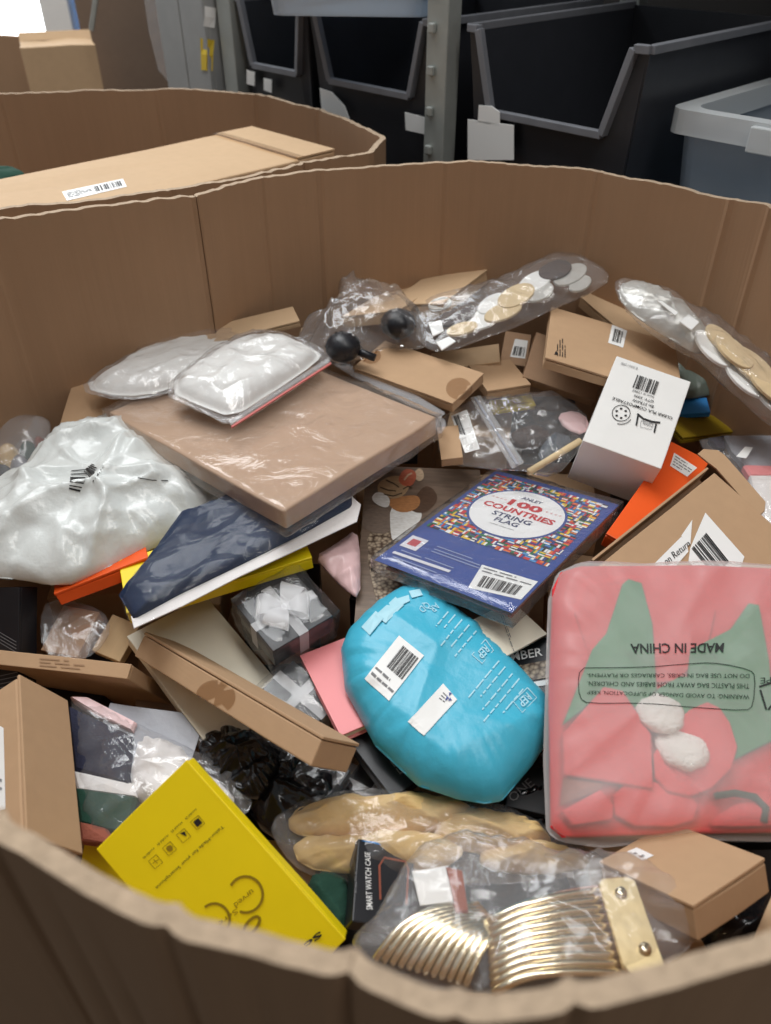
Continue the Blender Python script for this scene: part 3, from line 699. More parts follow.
# large film-wrapped carton under the foam pouches
wb = C('wrapped_carton', 'wrapped', 'wrapbox', 'large flat pinkish-brown carton wrapped in clear plastic under the white pouches', 'carton', lid=False, bev=.003, dent=.002)
loc, R, L, W, H = frame(BOX['wrapped']); mw = MW[wb]
def wrap(parent, mw, L, W, H, g=.004, m='film', amp=.003, seed=1, cuts=14, name='plastic_wrap', freq=16):
    bm = bmesh.new(); bmesh.ops.create_cube(bm, size=1); bmesh.ops.subdivide_edges(bm, edges=bm.edges[:], cuts=cuts, use_grid_fill=True)
    for v in bm.verts:
        p = V((v.co.x * (L + 2 * g), v.co.y * (W + 2 * g), v.co.z * (H + 2 * g) + H / 2))
        q = V((p.x * freq + seed * 5, p.y * freq, p.z * freq + seed)); w_ = ridge(q) * .6 + ridge(q * 2.3) * .4
        nn = V((v.co.x * 2, v.co.y * 2, v.co.z * 2)); nn = V((math.copysign(abs(c) ** 6, c) for c in nn))
        v.co = p + nn.normalized() * max(-g * .6, w_ * amp)
    vs, fs = bm_out(bm, mw); return make(name, vs, fs, m, parent, smooth=True)
wrap(wb, mw, L, W, H, .004, 'film_p', .0045, 3, 26, freq=11)
pl = Plane((300, 470), .583)
slab('film_edge', [(437, 416), (448, 424), (440, 436), (434, 428)], Plane((437, 420), .60), .004, 'film_m', wb, 1)
slab('film_edge', [(330, 366), (345, 362), (447, 412), (438, 420)], Plane((385, 390), .588), .003, 'film_m', wb, 1)

# two padded foam pouches in zip bags
P1 = Plane((160, 365), .575, -.02, .06)
f1 = pillow('foam_pouch', [(80, 388), (112, 372), (170, 332), (200, 328), (243, 333), (262, 342), (215, 370), (165, 392), (122, 398)], P1, .018, 'foam', seed=2, crease=.005, flange=.06, freq=9, ang=.5, e=5, pull=.2)
tag(f1, 'white foam pouch in clear plastic, the rear one against the box wall', 'pouch', 'white foam pouches')
pillow('clear_sleeve', [(74, 390), (110, 371), (168, 330), (200, 325), (245, 330), (266, 341), (218, 373), (165, 396), (120, 401)], Plane((160, 365), .571, -.02, .06), .020, 'film', parent=f1, seed=2, crease=.005, flange=.04, e=5, pull=.3)
P2 = Plane((245, 375), .553, -.02, .05)
f2 = pillow('foam_pouch', [(165, 391), (200, 362), (246, 336), (280, 335), (322, 352), (318, 362), (270, 395), (232, 418), (205, 408)], P2, .020, 'foam', seed=6, crease=.006, flange=.06, freq=9, ang=-.5, e=5, pull=.2)
tag(f2, 'white foam pouch in a red-lined zip bag, the front one on the wrapped carton', 'pouch', 'white foam pouches')
pillow('clear_sleeve', [(158, 393), (198, 360), (246, 332), (282, 331), (332, 352), (330, 364), (275, 402), (232, 428), (200, 411)], Plane((245, 375), .550, -.02, .05), .022, 'film', parent=f2, seed=6, crease=.006, flange=.06, e=5, pull=.3)
zp = Plane((280, 392), .552, -.02, .05)
slab('zip_track', [(229, 422), (328, 359), (330, 362), (231, 425)], zp, .0022, 'film_m', f2)
slab('zip_line', [(231, 427), (331, 363), (331.5, 364.5), (232, 428.5)], zp, .0020, 'zipred', f2)

# cartons at the back
C('brown_carton', 'strip1', 'card2', 'thin brown carton edge poking out behind the rear foam pouch', group=GB)
C('brown_carton', 'flap2', 'card', 'brown carton against the left wall under the rear foam pouch', group=GB)
C('brown_carton', 'box32a', 'card2', 'rearmost flat brown carton against the far wall', group=GB)
C('brown_carton', 'box32b', 'card2', 'flat brown carton lying just in front of the rearmost carton', group=GB)
o = C('brown_carton', 'box30', 'card', 'flat brown carton with a round seal right of the wrapped carton', group=GB); seal(o, withlid(o), 459, 389, 13, 11); seal(o, withlid(o), 371, 356, 10, 8)
C('brown_carton', 'box31', 'card', 'small brown carton on the yellow box right of the sealed carton', group=GB)
C('brown_carton', 'box31b', 'card2', 'low brown carton half hidden behind the two small cartons', group=GB)
C('yellow_box', 'yellow_b', 'yellow', 'thin yellow box edge under the small brown carton', 'box', 'yellow boxes')
o = C('brown_carton', 'box27', 'card', 'wide brown carton with a barcode label behind the white box', group=GB); w_ = withlid(o)
sticker(o, w_, [(608, 343), (623, 348), (627, 331), (612, 325)], code=(.2, .15, .8, .85), cnt=10)
lines('fine_print', o, w_, [(556, 356), (556, 338), (566, 340), (566, 358)], 4, 'print', words=3); poly('print_mark', o, w_, [(554, 355), (558, 355), (556, 351)], 'print')
C('brown_carton', 'tan_back', 'card2', 'tan carton behind the wide labelled carton near the far wall', group=GB)
C('brown_carton', 'box28', 'card3', 'tilted brown carton wedged under the wide labelled carton', group=GB)
o = C('brown_carton', 'box29', 'card3', 'small brown carton with a white label left of the tilted carton', group=GB); sticker(o, withlid(o), [(510, 357), (525, 359), (528, 341), (515, 339)], code=(.1, .1, .9, .6), cnt=9)

# white straw box
o = C('white_box', 'white_box', 'white', 'white carton of straws with barcode and icons, standing on the orange box', 'box', lid=False, bev=.0012)
TB = lambda u0, v0, u1, v1: [lerp2([(691, 381), (617, 357), (583, 441), (661, 469)], u, v) for u, v in ((u0, v0), (u1, v0), (u1, v1), (u0, v1))]
bars('barcode', o, o, TB(.38, .12, .68, .27), cnt=16)
text('print', o, o, 'Item # 12883', TB(.38, .285, .66, .31), 'print'); text('print', o, o, 'QTY: 2000', TB(.36, .33, .62, .36), 'print', bold=.01)
text('print', o, o, '8in STRAW', TB(.34, .383, .62, .413), 'print', bold=.01); text('print', o, o, 'CLEAR PLA COMPOSTABLE', TB(.07, .436, .86, .468), 'print', bold=.01)
text('print', o, o, '8.0021208', TB(.70, .045, .92, .068), 'greyprint')
strokes('icon', o, o, [arc(621, 413.5, 9, 8, n=26), arc(621, 415, 11, 9.5, 30, 110, 12)], .7)
for a in range(0, 360, 60): poly('icon_mark', o, o, arc(621 + 5.2 * math.cos(math.radians(a + 30)), 413.5 + 4.6 * math.sin(math.radians(a + 30)), 1.4, 1, n=8)[:-1], 'print')
strokes('icon', o, o, [[(637, 414), (643, 419), (652, 422), (660, 423)], [(638, 415), (636, 426)], [(656, 424), (654, 433)]], 1.7)
strokes('icon_frame', o, o, [[(641, 421), (654, 424), (651, 430), (640, 427), (641, 421)]], .4, 'greyprint'); text('print', o, o, 'STRAW', [(652, 428), (642, 425), (643, 421), (653, 424)], 'greyprint')

# orange box beneath it, labelled
o = C('orange_box', 'orange_r', 'orange', 'orange box with a small white label beneath the white straw box', 'box', 'orange boxes'); w_ = withlid(o)
sticker(o, w_, [(670, 466), (687, 477), (697, 468), (674, 453)], txt=(.08, .1, .92, .9, 4), name='label')

# open carton with torn return label
loc, R, L, W, H = frame(BOX['returns']); mw = Matrix.Translation(loc) @ R.to_4x4()
rc = empty('open_carton', loc, R); tag(rc, 'open brown carton with a torn white return label at the right', 'carton')
vs, fs = bm_out(box_bm(L - .004, W - .004, H - .026, .0015, 2, .001), mw); make('body', vs, fs, 'card3', rc)
for sx in (-1, 1): make('side_wall', *bm_out(box_bm(.003, W, H - .002, .0006), mw @ Matrix.Translation((sx * (L / 2 - .0015), 0, 0))), 'card', rc)
vs, fs = bm_out(box_bm(L - .013, W, .003, .0008, 4, .0012), mw @ Matrix.Translation((.005, 0, H - .003))); lid = make('lid', vs, fs, 'card', rc)
fp = Plane((735, 485), .605, .05, .38)
flap = slab('side_flap', [(697, 455), (703, 450), (717, 451), (724, 456), (765, 503), (764, 512), (757, 519), (735, 492), (716, 470), (708, 464)], fp, .003, 'card', rc)
on = [lid, flap]
lab = poly('torn_label', rc, on, [(705, 513), (744, 557), (739, 572), (716, 588), (688, 562), (690, 548), (695, 536)], 'label', .0010)
poly('torn_label', rc, on, [(681, 536), (692, 520), (690, 545), (686, 546)], 'label', .0009)
lb2 = poly('torn_label', rc, on, [(655, 563), (681, 537), (686, 543), (688, 552), (676, 566), (655, 572)], 'label', .0010)
bars('barcode', lab, on, [(691, 549), (714, 577), (729, 562), (706, 533)], cnt=14, lift=.0016, vert=False)
text('print', lb2, on, 'on Return', [(666, 566), (690, 546), (687, 540), (662, 560)], 'print', .0018)

# right-hand odds and ends
o = pillow('green_grey_bag', [(660, 346), (676, 347), (696, 356), (723, 388), (718, 394), (684, 400), (664, 392)], Plane((692, 375), .63, -.02, .2), .02, 'greybag', seed=12, crease=.006); o.data.materials[0] = M['greend'] if 0 else mat('grey_green_polybag', (112, 124, 116), .35, .06, 20, .3, 40)
tag(o, 'grey-green poly bag corner between the white box and the wood-slice bag', 'poly bag')
C('blue_box', 'blue36', 'bluecard', 'bright blue box corner right of the white straw box', 'box')
C('yellow_box', 'yellow36', mat and 'yellow_d', 'dull olive yellow box right of the white straw box', 'box', 'yellow boxes')
g = empty('grey_garment_bag', Plane((750, 480), .67, 0, .1).hit(750, 480)); tag(g, 'grey garment with a pink stripe in clear plastic at the right edge', 'garment bag')
gp = Plane((750, 480), .672, 0, .12)
slab('grey_cloth', [(722, 441), (800, 441), (805, 475), (745, 473), (730, 456)], gp, .012, 'greybag', g, 0, .003)
slab('pink_stripe', [(741, 471), (805, 473), (806, 482), (747, 481)], gp, .0122, 'pink', g, 0, .003)
slab('pale_cloth', [(747, 480), (806, 480), (815, 545), (770, 535), (755, 515)], gp, .011, 'tissue', g, 0, .003)
slab('navy_collar', [(707, 443), (722, 440), (724, 452), (716, 452)], gp, .010, 'navycloth', g, 0, .002)
fm = pillow('clear_sleeve', [(697, 436), (800, 434), (820, 470), (820, 550), (768, 540), (735, 492), (705, 455)], Plane((750, 480), .668, 0, .12), .014, 'film', parent=g, seed=4, crease=.004)
patch('label', g, [fm], [(736, 457), (746, 459), (753, 448), (745, 447)], 'label', (2, 2), .001)

# left: mailer, orange box, navy garment, yellow box
o = C('orange_box', 'orange_l', 'orange', 'orange box sticking out under the white poly mailer', 'box', 'orange boxes')
o = C('yellow_box', 'yellow_a', 'yellow', 'flat yellow box under the navy garment bag', 'box', 'yellow boxes'); w_ = withlid(o)
poly('print_mark', o, w_, [(272, 556), (278, 554), (279, 558), (273, 560)], 'print'); text('print', o, w_, '--|', [(262, 567), (268, 565), (267, 560), (261, 562)], 'yellow_d')
nv = pillow('navy_garment_bag', [(119, 596), (148, 560), (180, 515), (250, 488), (352, 490), (352, 507), (300, 536), (240, 566), (180, 595), (134, 620)], Plane((240, 555), .634, 0, .10), .013, 'navy', seed=21, crease=.004, freq=9, ang=.5, e=9, sm=0)
tag(nv, 'navy garment in a clear bag with a white edge, under the wrapped carton', 'garment bag')
pillow('clear_sleeve', [(119, 594), (168, 540), (205, 500), (250, 486), (310, 490), (357, 490), (356, 512), (300, 546), (240, 575), (180, 606), (131, 630)], Plane((240, 555), .633, 0, .10), .017, 'film_n', parent=nv, seed=22, crease=.005, freq=11, ang=.5, e=9)
slab('white_edge', [(131, 617), (180, 594), (240, 565), (300, 536), (346, 511), (352, 497), (361, 505), (357, 522), (300, 549), (240, 577), (182, 607), (134, 629)], Plane((240, 575), .638, 0, .10), .0015, 'tissue', nv)
ml = pillow('poly_mailer', [(-45, 500), (-10, 497), (22, 478), (42, 458), (60, 440), (98, 416), (128, 424), (160, 440), (185, 462), (212, 486), (236, 505), (195, 530), (150, 550), (100, 572), (61, 587), (25, 580), (-15, 578), (-45, 565)], Plane((105, 510), .66, -.05, .12), .05, 'mailer', Tb=.012, seed=31, crease=.014, freq=7, ang=.85, stretch=2.4, e=3, na=170, nr=40, pull=.2, facet=1.1)
tag(ml, 'large crumpled white poly mailer with a smeared barcode at the left', 'mailer')
bars('barcode', ml, ml, [(80, 492), (69, 489), (72, 470), (90, 468)], cnt=7, vert=False, seed=5); bars('barcode', ml, ml, [(94, 482), (84, 471), (92, 464), (104, 466)], cnt=5, vert=False, seed=8)
strokes('ink_line', ml, ml, [[(138, 478), (152, 480), (168, 481)]], .8)
lb = empty('clear_oddments_bag', Plane((20, 465), .66).hit(20, 465)); tag(lb, 'clear bag of small grey and tan lumps in the left corner', 'plastic bag')
rl = random.Random(4)
for (x, y, s, m) in ((8, 458, 15, 'tan'), (22, 470, 14, 'greybag'), (4, 480, 15, 'slate'), (30, 455, 12, 'greend'), (36, 468, 10, 'greybag'), (-14, 470, 16, 'tan'), (42, 448, 8, 'brick')):
    q = pillow('lump', arc(x, y, s * .8, s, n=9)[:-1], Plane((20, 465), .67, 0, .3), .018, m, parent=lb, seed=x, crease=.004, na=24, nr=8)
pillow('clear_sleeve', [(-40, 425), (0, 417), (48, 416), (52, 430), (45, 462), (30, 490), (-40, 500)], Plane((20, 465), .665, 0, .4), .03, 'film_m', parent=lb, seed=7, crease=.006, na=60, nr=12)
sc = slab('paper_scrap', [(44, 438), (58, 440), (52, 446)], Plane((50, 441), .63, 0, .4), .001, 'tissue'); tag(sc, 'tiny white paper scrap above the white poly mailer', 'paper scrap')

# lower left
C('cream_box', 'cream', 'cream', 'flat cream box between the yellow box and long brown carton', 'box', lid=True)
o = C('brown_carton', 'long_brown', 'card', 'long narrow brown carton with a round seal lying across the cream box', group=GB); seal(o, withlid(o), 216, 697, 20, 17)
o = C('brown_carton', 'flat_left', 'card', 'flat brown carton lying above the upright carton at left', group=GB)
lines('worn_print', o, withlid(o), [(40, 667), (85, 671), (85, 660), (40, 657)], 3, 'card3', words=3)
o = C('brown_carton', 'tall_left', 'card', 'upright brown carton with a white label at the lower left edge', group=GB, bev=.003); w_ = withlid(o)
sticker(o, w_, [(-8, 812), (6, 809), (4, 728), (-8, 722)], txt=(.3, .1, .8, .5, 4))
o = C('brown_carton', 'slab_a', 'card3', 'small brown carton in plastic below the left orange box', group=GB)
pillow('plastic_wrap', [(40, 606), (62, 598), (104, 610), (112, 630), (96, 655), (70, 662), (42, 655)], Plane((72, 632), .738, 0, .3), .008, 'film', parent=o, seed=14, crease=.005, freq=16, na=60, nr=12)
C('wood_block', 'slab_b', 'wood', 'pale wooden block beside the small carton below the orange box', 'wood block')
o = C('black_box', 'black_stripe', 'black', 'black box with fine white stripes at the left edge', 'box')
strokes('stripe', o, withlid(o), [[(0, 632 + 3.4 * k), (17, 642 + 3.4 * k)] for k in range(4)], .7, 'greyprint'); strokes('stripe', o, withlid(o), [[(0, 676 + 4 * k), (18, 672 + 4 * k)] for k in range(4)], .7, 'greyprint')
C('white_card', 'sheet', 'greybag', 'white sheet greyed as if in shadow under the flat brown carton at left', 'card', lid=False)  # grey colour puts the shadow into this white sheet

# gift boxes with ribbon bows, each in film
def gift(key, label, bow=True, seed=1):
    loc, R, L, W, H = frame(BOX[key]); mw = Matrix.Translation(loc) @ R.to_4x4(); g = empty('gift_box', loc, R); tag(g, label, 'gift box', 'black gift boxes with ribbon')
    vs, fs = bm_out(box_bm(L - .004, W - .004, H * .62, .001), mw); make('base', vs, fs, 'black', g)
    vs, fs = bm_out(box_bm(L, W, H * .42, .001), mw @ Matrix.Translation((0, 0, H * .58))); make('lid', vs, fs, 'black', g)
    e = .0012
    for ax in (0, 1):
        w2 = .0065; hx = L / 2 + e; hy = W / 2 + e
        prof = [(-1, 0), (-1, H + e), (1, H + e), (1, 0)]
        vs = []
        for s, zz in prof:
            for t_ in (-w2, w2): vs.append(mw @ (V((s * hx, t_, zz)) if ax == 0 else V((t_, s * hy, zz))))
        make('ribbon', vs, [[0, 1, 3, 2], [2, 3, 5, 4], [4, 5, 7, 6]], 'ribbon', g)
    if bow:
        for k, a in enumerate((35, 145, 215, 325)):
            a = math.radians(a); d = V((math.cos(a), math.sin(a), 0)); n = V((-d.y, d.x, 0)); vs = []; fs = []; N = 12; ln = .034 if k < 2 else .03
            for i in range(N + 1):
                t_ = i / N * 2 * math.pi; r = ln * (.5 - .5 * math.cos(t_)); zz = H + .003 + .010 * math.sin(t_) * (1 if i <= N // 2 else .2) + .003
                ww = .004 + .012 * math.sin(min(1, r / ln) * 1.5)
                for s in (-1, 1): vs.append(mw @ (d * r + n * s * ww + V((0, 0, zz + .002 * math.sin(s * 3 + i)))))
            for i in range(N): fs.append([2 * i, 2 * i + 1, 2 * i + 3, 2 * i + 2])
            make('bow_loop', vs, fs, 'ribbon', g, smooth=True)
        make('bow_knot', *bm_out(box_bm(.012, .012, .008, .004), mw @ Matrix.Translation((0, 0, H + .002))), 'ribbon', g)
    wrap(g, mw, L, W, H + (.008 if bow else 0), .004, 'film_s', .004, seed, 8, 'film_wrap', 30)
    return g
gift('gift', 'black gift box with a white ribbon bow in film beside the cream box', seed=1)
gift('gift2', 'black ribboned gift box below the bowed gift box, beside the pink book', False, 2)
gift('gift3', 'black ribboned gift box under the long brown carton, by the clothes bag', False, 3)
gift('gift4', 'black ribboned gift box between the yellow phone box and tan bag', False, 4)
gift('gift5', 'black ribboned gift box at the end of the long brown carton', False, 5)
o = pillow('crinkled_black_bag', [(196, 742), (230, 726), (262, 738), (285, 762), (268, 800), (235, 800), (205, 770)], Plane((240, 765), .772, 0, .1), .02, 'blackgloss', seed=41, crease=.012, freq=16); tag(o, 'crinkled glossy black bag between two ribboned gift boxes', 'plastic bag')
o = pillow('crinkled_black_bag', [(240, 690), (285, 712), (320, 745), (300, 760), (262, 742), (225, 712)], Plane((275, 725), .765, 0, .1), .012, 'film', seed=42, crease=.010, freq=16); tag(o, 'crinkled clear film lying under the long brown carton', 'plastic film'); o.name = 'crinkled_film'

# pink book, pink film, cat calendar, paper card, pebble calendar
o = empty('pink_book', V(frame(BOX['pink_book'])[0]), frame(BOX['pink_book'])[1]); tag(o, 'pink hardcover book tucked under the blue mailer', 'book')
loc, R, L, W, H = frame(BOX['pink_book']); mw = MW[o]
for nm, z0, h, i, m in (('back_cover', 0, .002, 0, 'pink'), ('page_block', .002, H - .004, .003, 'cream'), ('front_cover', H - .002, .002, 0, 'pink')):
    make(nm, *bm_out(box_bm(L - i * 2, W - i * 2, h, .0005), mw @ Matrix.Translation((0, 0, z0))), m, o)
o = pillow('pink_film_packet', [(314, 557), (335, 545), (357, 529), (361, 560), (360, 600), (345, 590), (330, 575)], Plane((342, 565), .675, 0, .1), .010, 'palepink', seed=51, crease=.006, freq=14, na=60, nr=12); tag(o, 'pale pink film packet left of the cat picture', 'packet')
cat = C('cat_calendar', 'cat', 'catbg', 'calendar with a tabby and white cat photo under the flag packet', 'calendar', lid=False, bev=.0006, dent=.0005)
poly('photo_pebbles', cat, cat, [(357, 531), (392, 529), (425, 560), (440, 600), (440, 634), (354, 626)], 'pebble', .0006)
MF = dict(tabby=(176, 146, 112), dark=(92, 74, 58), white=(246, 238, 224), ear=(196, 104, 76), brown=(92, 70, 56), ginger=(178, 124, 80), stone=(128, 112, 100), inner=(206, 180, 150))
for k, v in MF.items(): M['cat_' + k] = mat('cat_photo_' + k, v, .4, .2, 140, 0, 60, 0, .5, (1, 2.5, 1))
def catp(px, m, lv): poly('photo_cat', cat, cat, px, 'cat_' + m, .0006 + .00012 * lv, 2)
catp([(362, 508), (394, 508), (392, 536), (362, 531)], 'stone', 1)
catp([(390, 504), (416, 506), (424, 516), (412, 531), (393, 545), (390, 529)], 'white', 2)
catp([(409, 510), (422, 486), (433, 488), (439, 500), (428, 512), (418, 514)], 'brown', 3)
catp([(386, 500), (405, 496), (420, 496), (420, 508), (405, 514), (392, 510)], 'ginger', 4)
catp([(377, 484), (390, 476), (404, 477), (411, 485), (404, 497), (390, 500), (378, 495)], 'tabby', 5)
catp([(371, 497), (379, 491), (391, 499), (388, 510), (374, 504)], 'white', 6)
catp([(415, 471), (421, 468), (425, 477), (420, 483), (414, 479)], 'inner', 6)
catp([(397, 480), (405, 468), (418, 473), (413, 487), (403, 487)], 'ear', 7)
strokes('photo_cat_stripe', cat, cat, [[(380, 488), (388, 491), (396, 492)], [(386, 481), (393, 484), (399, 488)], [(384, 495), (393, 497), (402, 494)], [(403, 490), (408, 487), (412, 489)]], 1.3, 'cat_dark', .0017)
strokes('photo_cat_stripe', cat, cat, [[(404, 481), (408, 476), (412, 474)]], 1.6, 'cat_inner', .0018)
o = C('paper_card', 'card', 'cream', 'off-white paper card under the corner of the flag packet', 'card', lid=False, bev=.0003, dent=.0003)
lines('fine_print', o, o, [(500, 617), (513, 652), (516, 651), (503, 614)], 2, 'greyprint', words=8)
o = C('pebble_calendar', 'mber', 'black', 'black calendar with a pebble photo and white month lettering by the blue mailer', 'calendar', lid=False, bev=.0006, dent=.0004)
text('month_lettering', o, o, 'MBER', [(512, 662), (543, 656), (542, 648), (510, 653)], 'label', .0012, .01)
poly('photo_pebbles', o, o, [(508, 668), (550, 660), (553, 677), (512, 684)], 'pebble'); poly('white_band', o, o, [(512, 686), (553, 679), (555, 684), (513, 691)], 'label')

# flag packet
loc, R, L, W, H = frame(BOX['flags']); mw = Matrix.Translation(loc) @ R.to_4x4()
fl = empty('string_flag_packet', loc, R); tag(fl, 'blue packet of string flags covered in small country flags with a round title', 'packet')
for k, (dx, dy, m) in enumerate(((.004, -.003, 'brick'), (-.002, .003, 'navycloth'), (.002, 0, 'red'))):
    make('folded_flags', *bm_out(box_bm(L - .016, W - .02, .0032, .001, 3, .001, k), mw @ Matrix.Translation((dx, dy, .0035 * k))), m, fl)
M['pack_blue'] = mat('blue_printed_card', (42, 74, 150), .3, .03)
cardo = make('cover_card', *bm_out(box_bm(L, W, .0012, .0004, 4, .0008), mw @ Matrix.Translation((0, 0, H - .0014))), 'pack_blue', fl)
def fuv(u, v, z=0): return mw @ V(((u - .5) * L, (v - .5) * W, H + .0004 + z))
def finish(name, quads, cols, z, parent=fl):
    vs = []; fs = []
    for q in quads: fs.append(list(range(len(vs), len(vs) + len(q)))); vs += [fuv(u, v, z) for u, v in q]
    ob = make(name, vs, fs, 'ink', parent); at = ob.data.color_attributes.new('ink', 'FLOAT_COLOR', 'CORNER'); i = 0
    for q, c in zip(quads, cols):
        for _ in q: at.data[i].color = lin(c) + (1,); i += 1
    return ob
rf = random.Random(3); pal = [(205, 40, 50), (205, 40, 50), (240, 240, 240), (240, 240, 240), (30, 60, 140), (20, 120, 70), (240, 200, 50), (30, 30, 35), (70, 150, 210), (230, 120, 40)]
quads = []; cols = []; rows = 20; v = .345
for r_ in range(rows):
    hv = .615 / rows; u = .045 + rf.uniform(-.01, 0); 
    while u < .93:
        wd = min(rf.uniform(.038, .055), .955 - u); c3 = rf.sample(pal, 3); t_ = rf.random(); y0, y1 = v + hv * .06, v + hv * .94; x0, x1 = u, u + wd * .94
        if t_ < .4:
            for k in range(3): quads.append([(x0, y0 + (y1 - y0) * k / 3), (x1, y0 + (y1 - y0) * k / 3), (x1, y0 + (y1 - y0) * (k + 1) / 3), (x0, y0 + (y1 - y0) * (k + 1) / 3)]); cols.append(c3[k])
        elif t_ < .75:
            for k in range(3): quads.append([(x0 + (x1 - x0) * k / 3, y0), (x0 + (x1 - x0) * (k + 1) / 3, y0), (x0 + (x1 - x0) * (k + 1) / 3, y1), (x0 + (x1 - x0) * k / 3, y1)]); cols.append(c3[k])
        else:
            xm, ym = x0 + (x1 - x0) * .45, y0 + (y1 - y0) * .5
            for q, c in (([(x0, y0), (x1, y0), (x1, ym), (x0, ym)], c3[0]), ([(xm, ym), (x1, ym), (x1, y1), (xm, y1)], c3[1]), ([(x0, ym), (xm, ym), (xm, y1), (x0, y1)], c3[2])): quads.append(q); cols.append(c)
        u += wd
    v += hv
finish('flag_print', quads, cols, .0004)
CU, CVv, RR = .471, .66, .064
finish('title_ring', [[(CU + (RR + .0035) / L * math.cos(a * math.pi / 24), CVv + (RR + .0035) / W * math.sin(a * math.pi / 24)) for a in range(48)]], [(42, 74, 150)], .0008)
finish('title_disc', [[(CU + RR / L * math.cos(a * math.pi / 24), CVv + RR / W * math.sin(a * math.pi / 24)) for a in range(48)]], [(240, 240, 240)], .0011)
def ftext(name, s, u0, v0, u1, v1, m, bold=0., z=.0015):
    uv, fs = text_mesh(s, bold); return make(name, [fuv(u0 + (u1 - u0) * a, v0 + (v1 - v0) * b, z) for a, b in uv], fs, m, fl)
M['ink_red'] = mat('red_ink', (196, 30, 46), .4, .02); M['ink_navy'] = mat('navy_ink', (40, 52, 96), .4, .02)
ftext('lettering', 'ANLEY', 0.395, 0.790, 0.555, 0.817, 'ink_navy', .02)
ftext('lettering', '100', 0.345, 0.710, 0.605, 0.770, 'ink_red', .045); ftext('lettering', 'COUNTRIES', 0.2, 0.647, 0.75, 0.695, 'ink_red', .035)
ftext('lettering', 'STRING', 0.325, 0.592, 0.625, 0.630, 'ink_navy', .02); ftext('lettering', 'FLAG', 0.385, 0.547, 0.565, 0.583, 'ink_navy', .02)
ftext('lettering', '* * * *', 0.2, 0.737, 0.32, 0.750, 'ink_red'); ftext('lettering', '* * * *', 0.63, 0.737, 0.75, 0.750, 'ink_red')
ftext('lettering', 'www.anley.com', 0.38, 0.513, 0.57, 0.527, 'greyprint')
finish('print_panel', [[(.035, .145), (.165, .145), (.165, .245), (.035, .245)], [(.05, .078), (.48, .088), (.48, .106), (.05, .096)]], [(225, 225, 232), (225, 225, 232)], .0006)
finish('print_square', [[(.065, .17), (.135, .17), (.135, .222), (.065, .222)]], [(190, 70, 80)], .0009)
qs = []
for k, (u0, u1) in enumerate(((.25, .52), (.25, .60), (.25, .62), (.08, .24), (.08, .42), (.08, .36), (.26, .48))):
    vv = (.225, .20, .18, .115, .055, .035, .122)[k]; qs.append([(u0, vv), (u1, vv), (u1, vv + .006), (u0, vv + .006)])
finish('fine_print', qs, [(150, 165, 205)] * len(qs), .0007)
w_ = [cardo]
sticker(fl, w_, [(468, 588), (521, 600), (538, 582), (482, 565)], name='barcode_label', code=(.13, .12, .86, .6), txt=(.06, .7, .95, .95, 2), cnt=24)
wrap(fl, mw, L, W, H, .003, 'film', .0025, 9, 16, 'clear_sleeve')

# ------------------------------------------------------------------ blue mailer
bl = pillow('blue_mailer', [(341, 650), (348, 632), (378, 604), (400, 591), (421, 590), (450, 609), (480, 632), (520, 673), (548, 702), (553, 715), (550, 738), (532, 766), (502, 801), (485, 804), (458, 799), (418, 786), (375, 746), (345, 690)], Plane((445, 695), .712, 0, .14), .042, 'blue', Tb=.02, seed=61, crease=.004, freq=6, ang=.9, stretch=1.6, e=6, na=190, nr=44, pull=.4, facet=.9, sm=0)
tag(bl, 'puffy sky-blue poly mailer with two white stickers in the middle of the heap', 'mailer')
sticker(bl, bl, [(365, 679), (389, 701), (424, 656), (399, 636)], name='barcode_label', code=(.30, .42, .93, .9), txt=(.06, .1, .95, .34, 2), cnt=20, n=(10, 10), lift=.0012)
s2 = patch('sticker', bl, bl, [(408, 722), (424, 736), (457, 700), (443, 684)], 'label', (10, 10), .0012); lines('fine_print', s2, bl, [(438, 700), (444, 704), (449, 697), (444, 692)], 3, 'greyprint', .0018, words=2)
M['ink_blue'] = mat('blue_ink', (40, 60, 140), .4, .02); M['ink_pale'] = mat('pale_blue_ink', (176, 224, 238), .5, .02)
for p in ([(445, 702), (449, 699), (447, 696)], [(449, 697), (452, 694), (449, 693)], [(448, 702), (452, 701), (450, 698)]): poly('sticker_mark', s2, bl, p, 'ink_blue', .0020)
for p in ([(362, 628), (376, 612), (384, 619), (370, 636)], [(376, 616), (396, 598), (404, 606), (386, 624)], [(396, 600), (409, 596), (410, 602), (400, 607)], [(409, 592), (420, 590), (423, 596), (412, 599)]): poly('print_patch', bl, bl, p, 'ink_pale', .0018)
def rep(q, s):
    c = [sum(p[0] for p in q) / 4, sum(p[1] for p in q) / 4]; ins = [(c[0] + (x - c[0]) * .66, c[1] + (y - c[1]) * .62) for x, y in q]
    strokes('print_frame', bl, bl, [q + [q[0]]], 1.0, 'ink_pale'); text('print', bl, bl, s, ins, 'ink_pale', bold=.02)
rep([(485, 640), (472, 655), (482, 664), (493, 651)], 'REP'); rep([(527, 688), (513, 702), (522, 713), (536, 698)], 'REP')
text('print', bl, bl, 'QD', [(425, 601), (417, 608), (423, 614), (431, 607)], 'ink_pale'); text('print', bl, bl, 'AR', [(435, 603), (428, 609), (434, 614), (441, 607)], 'ink_pale')
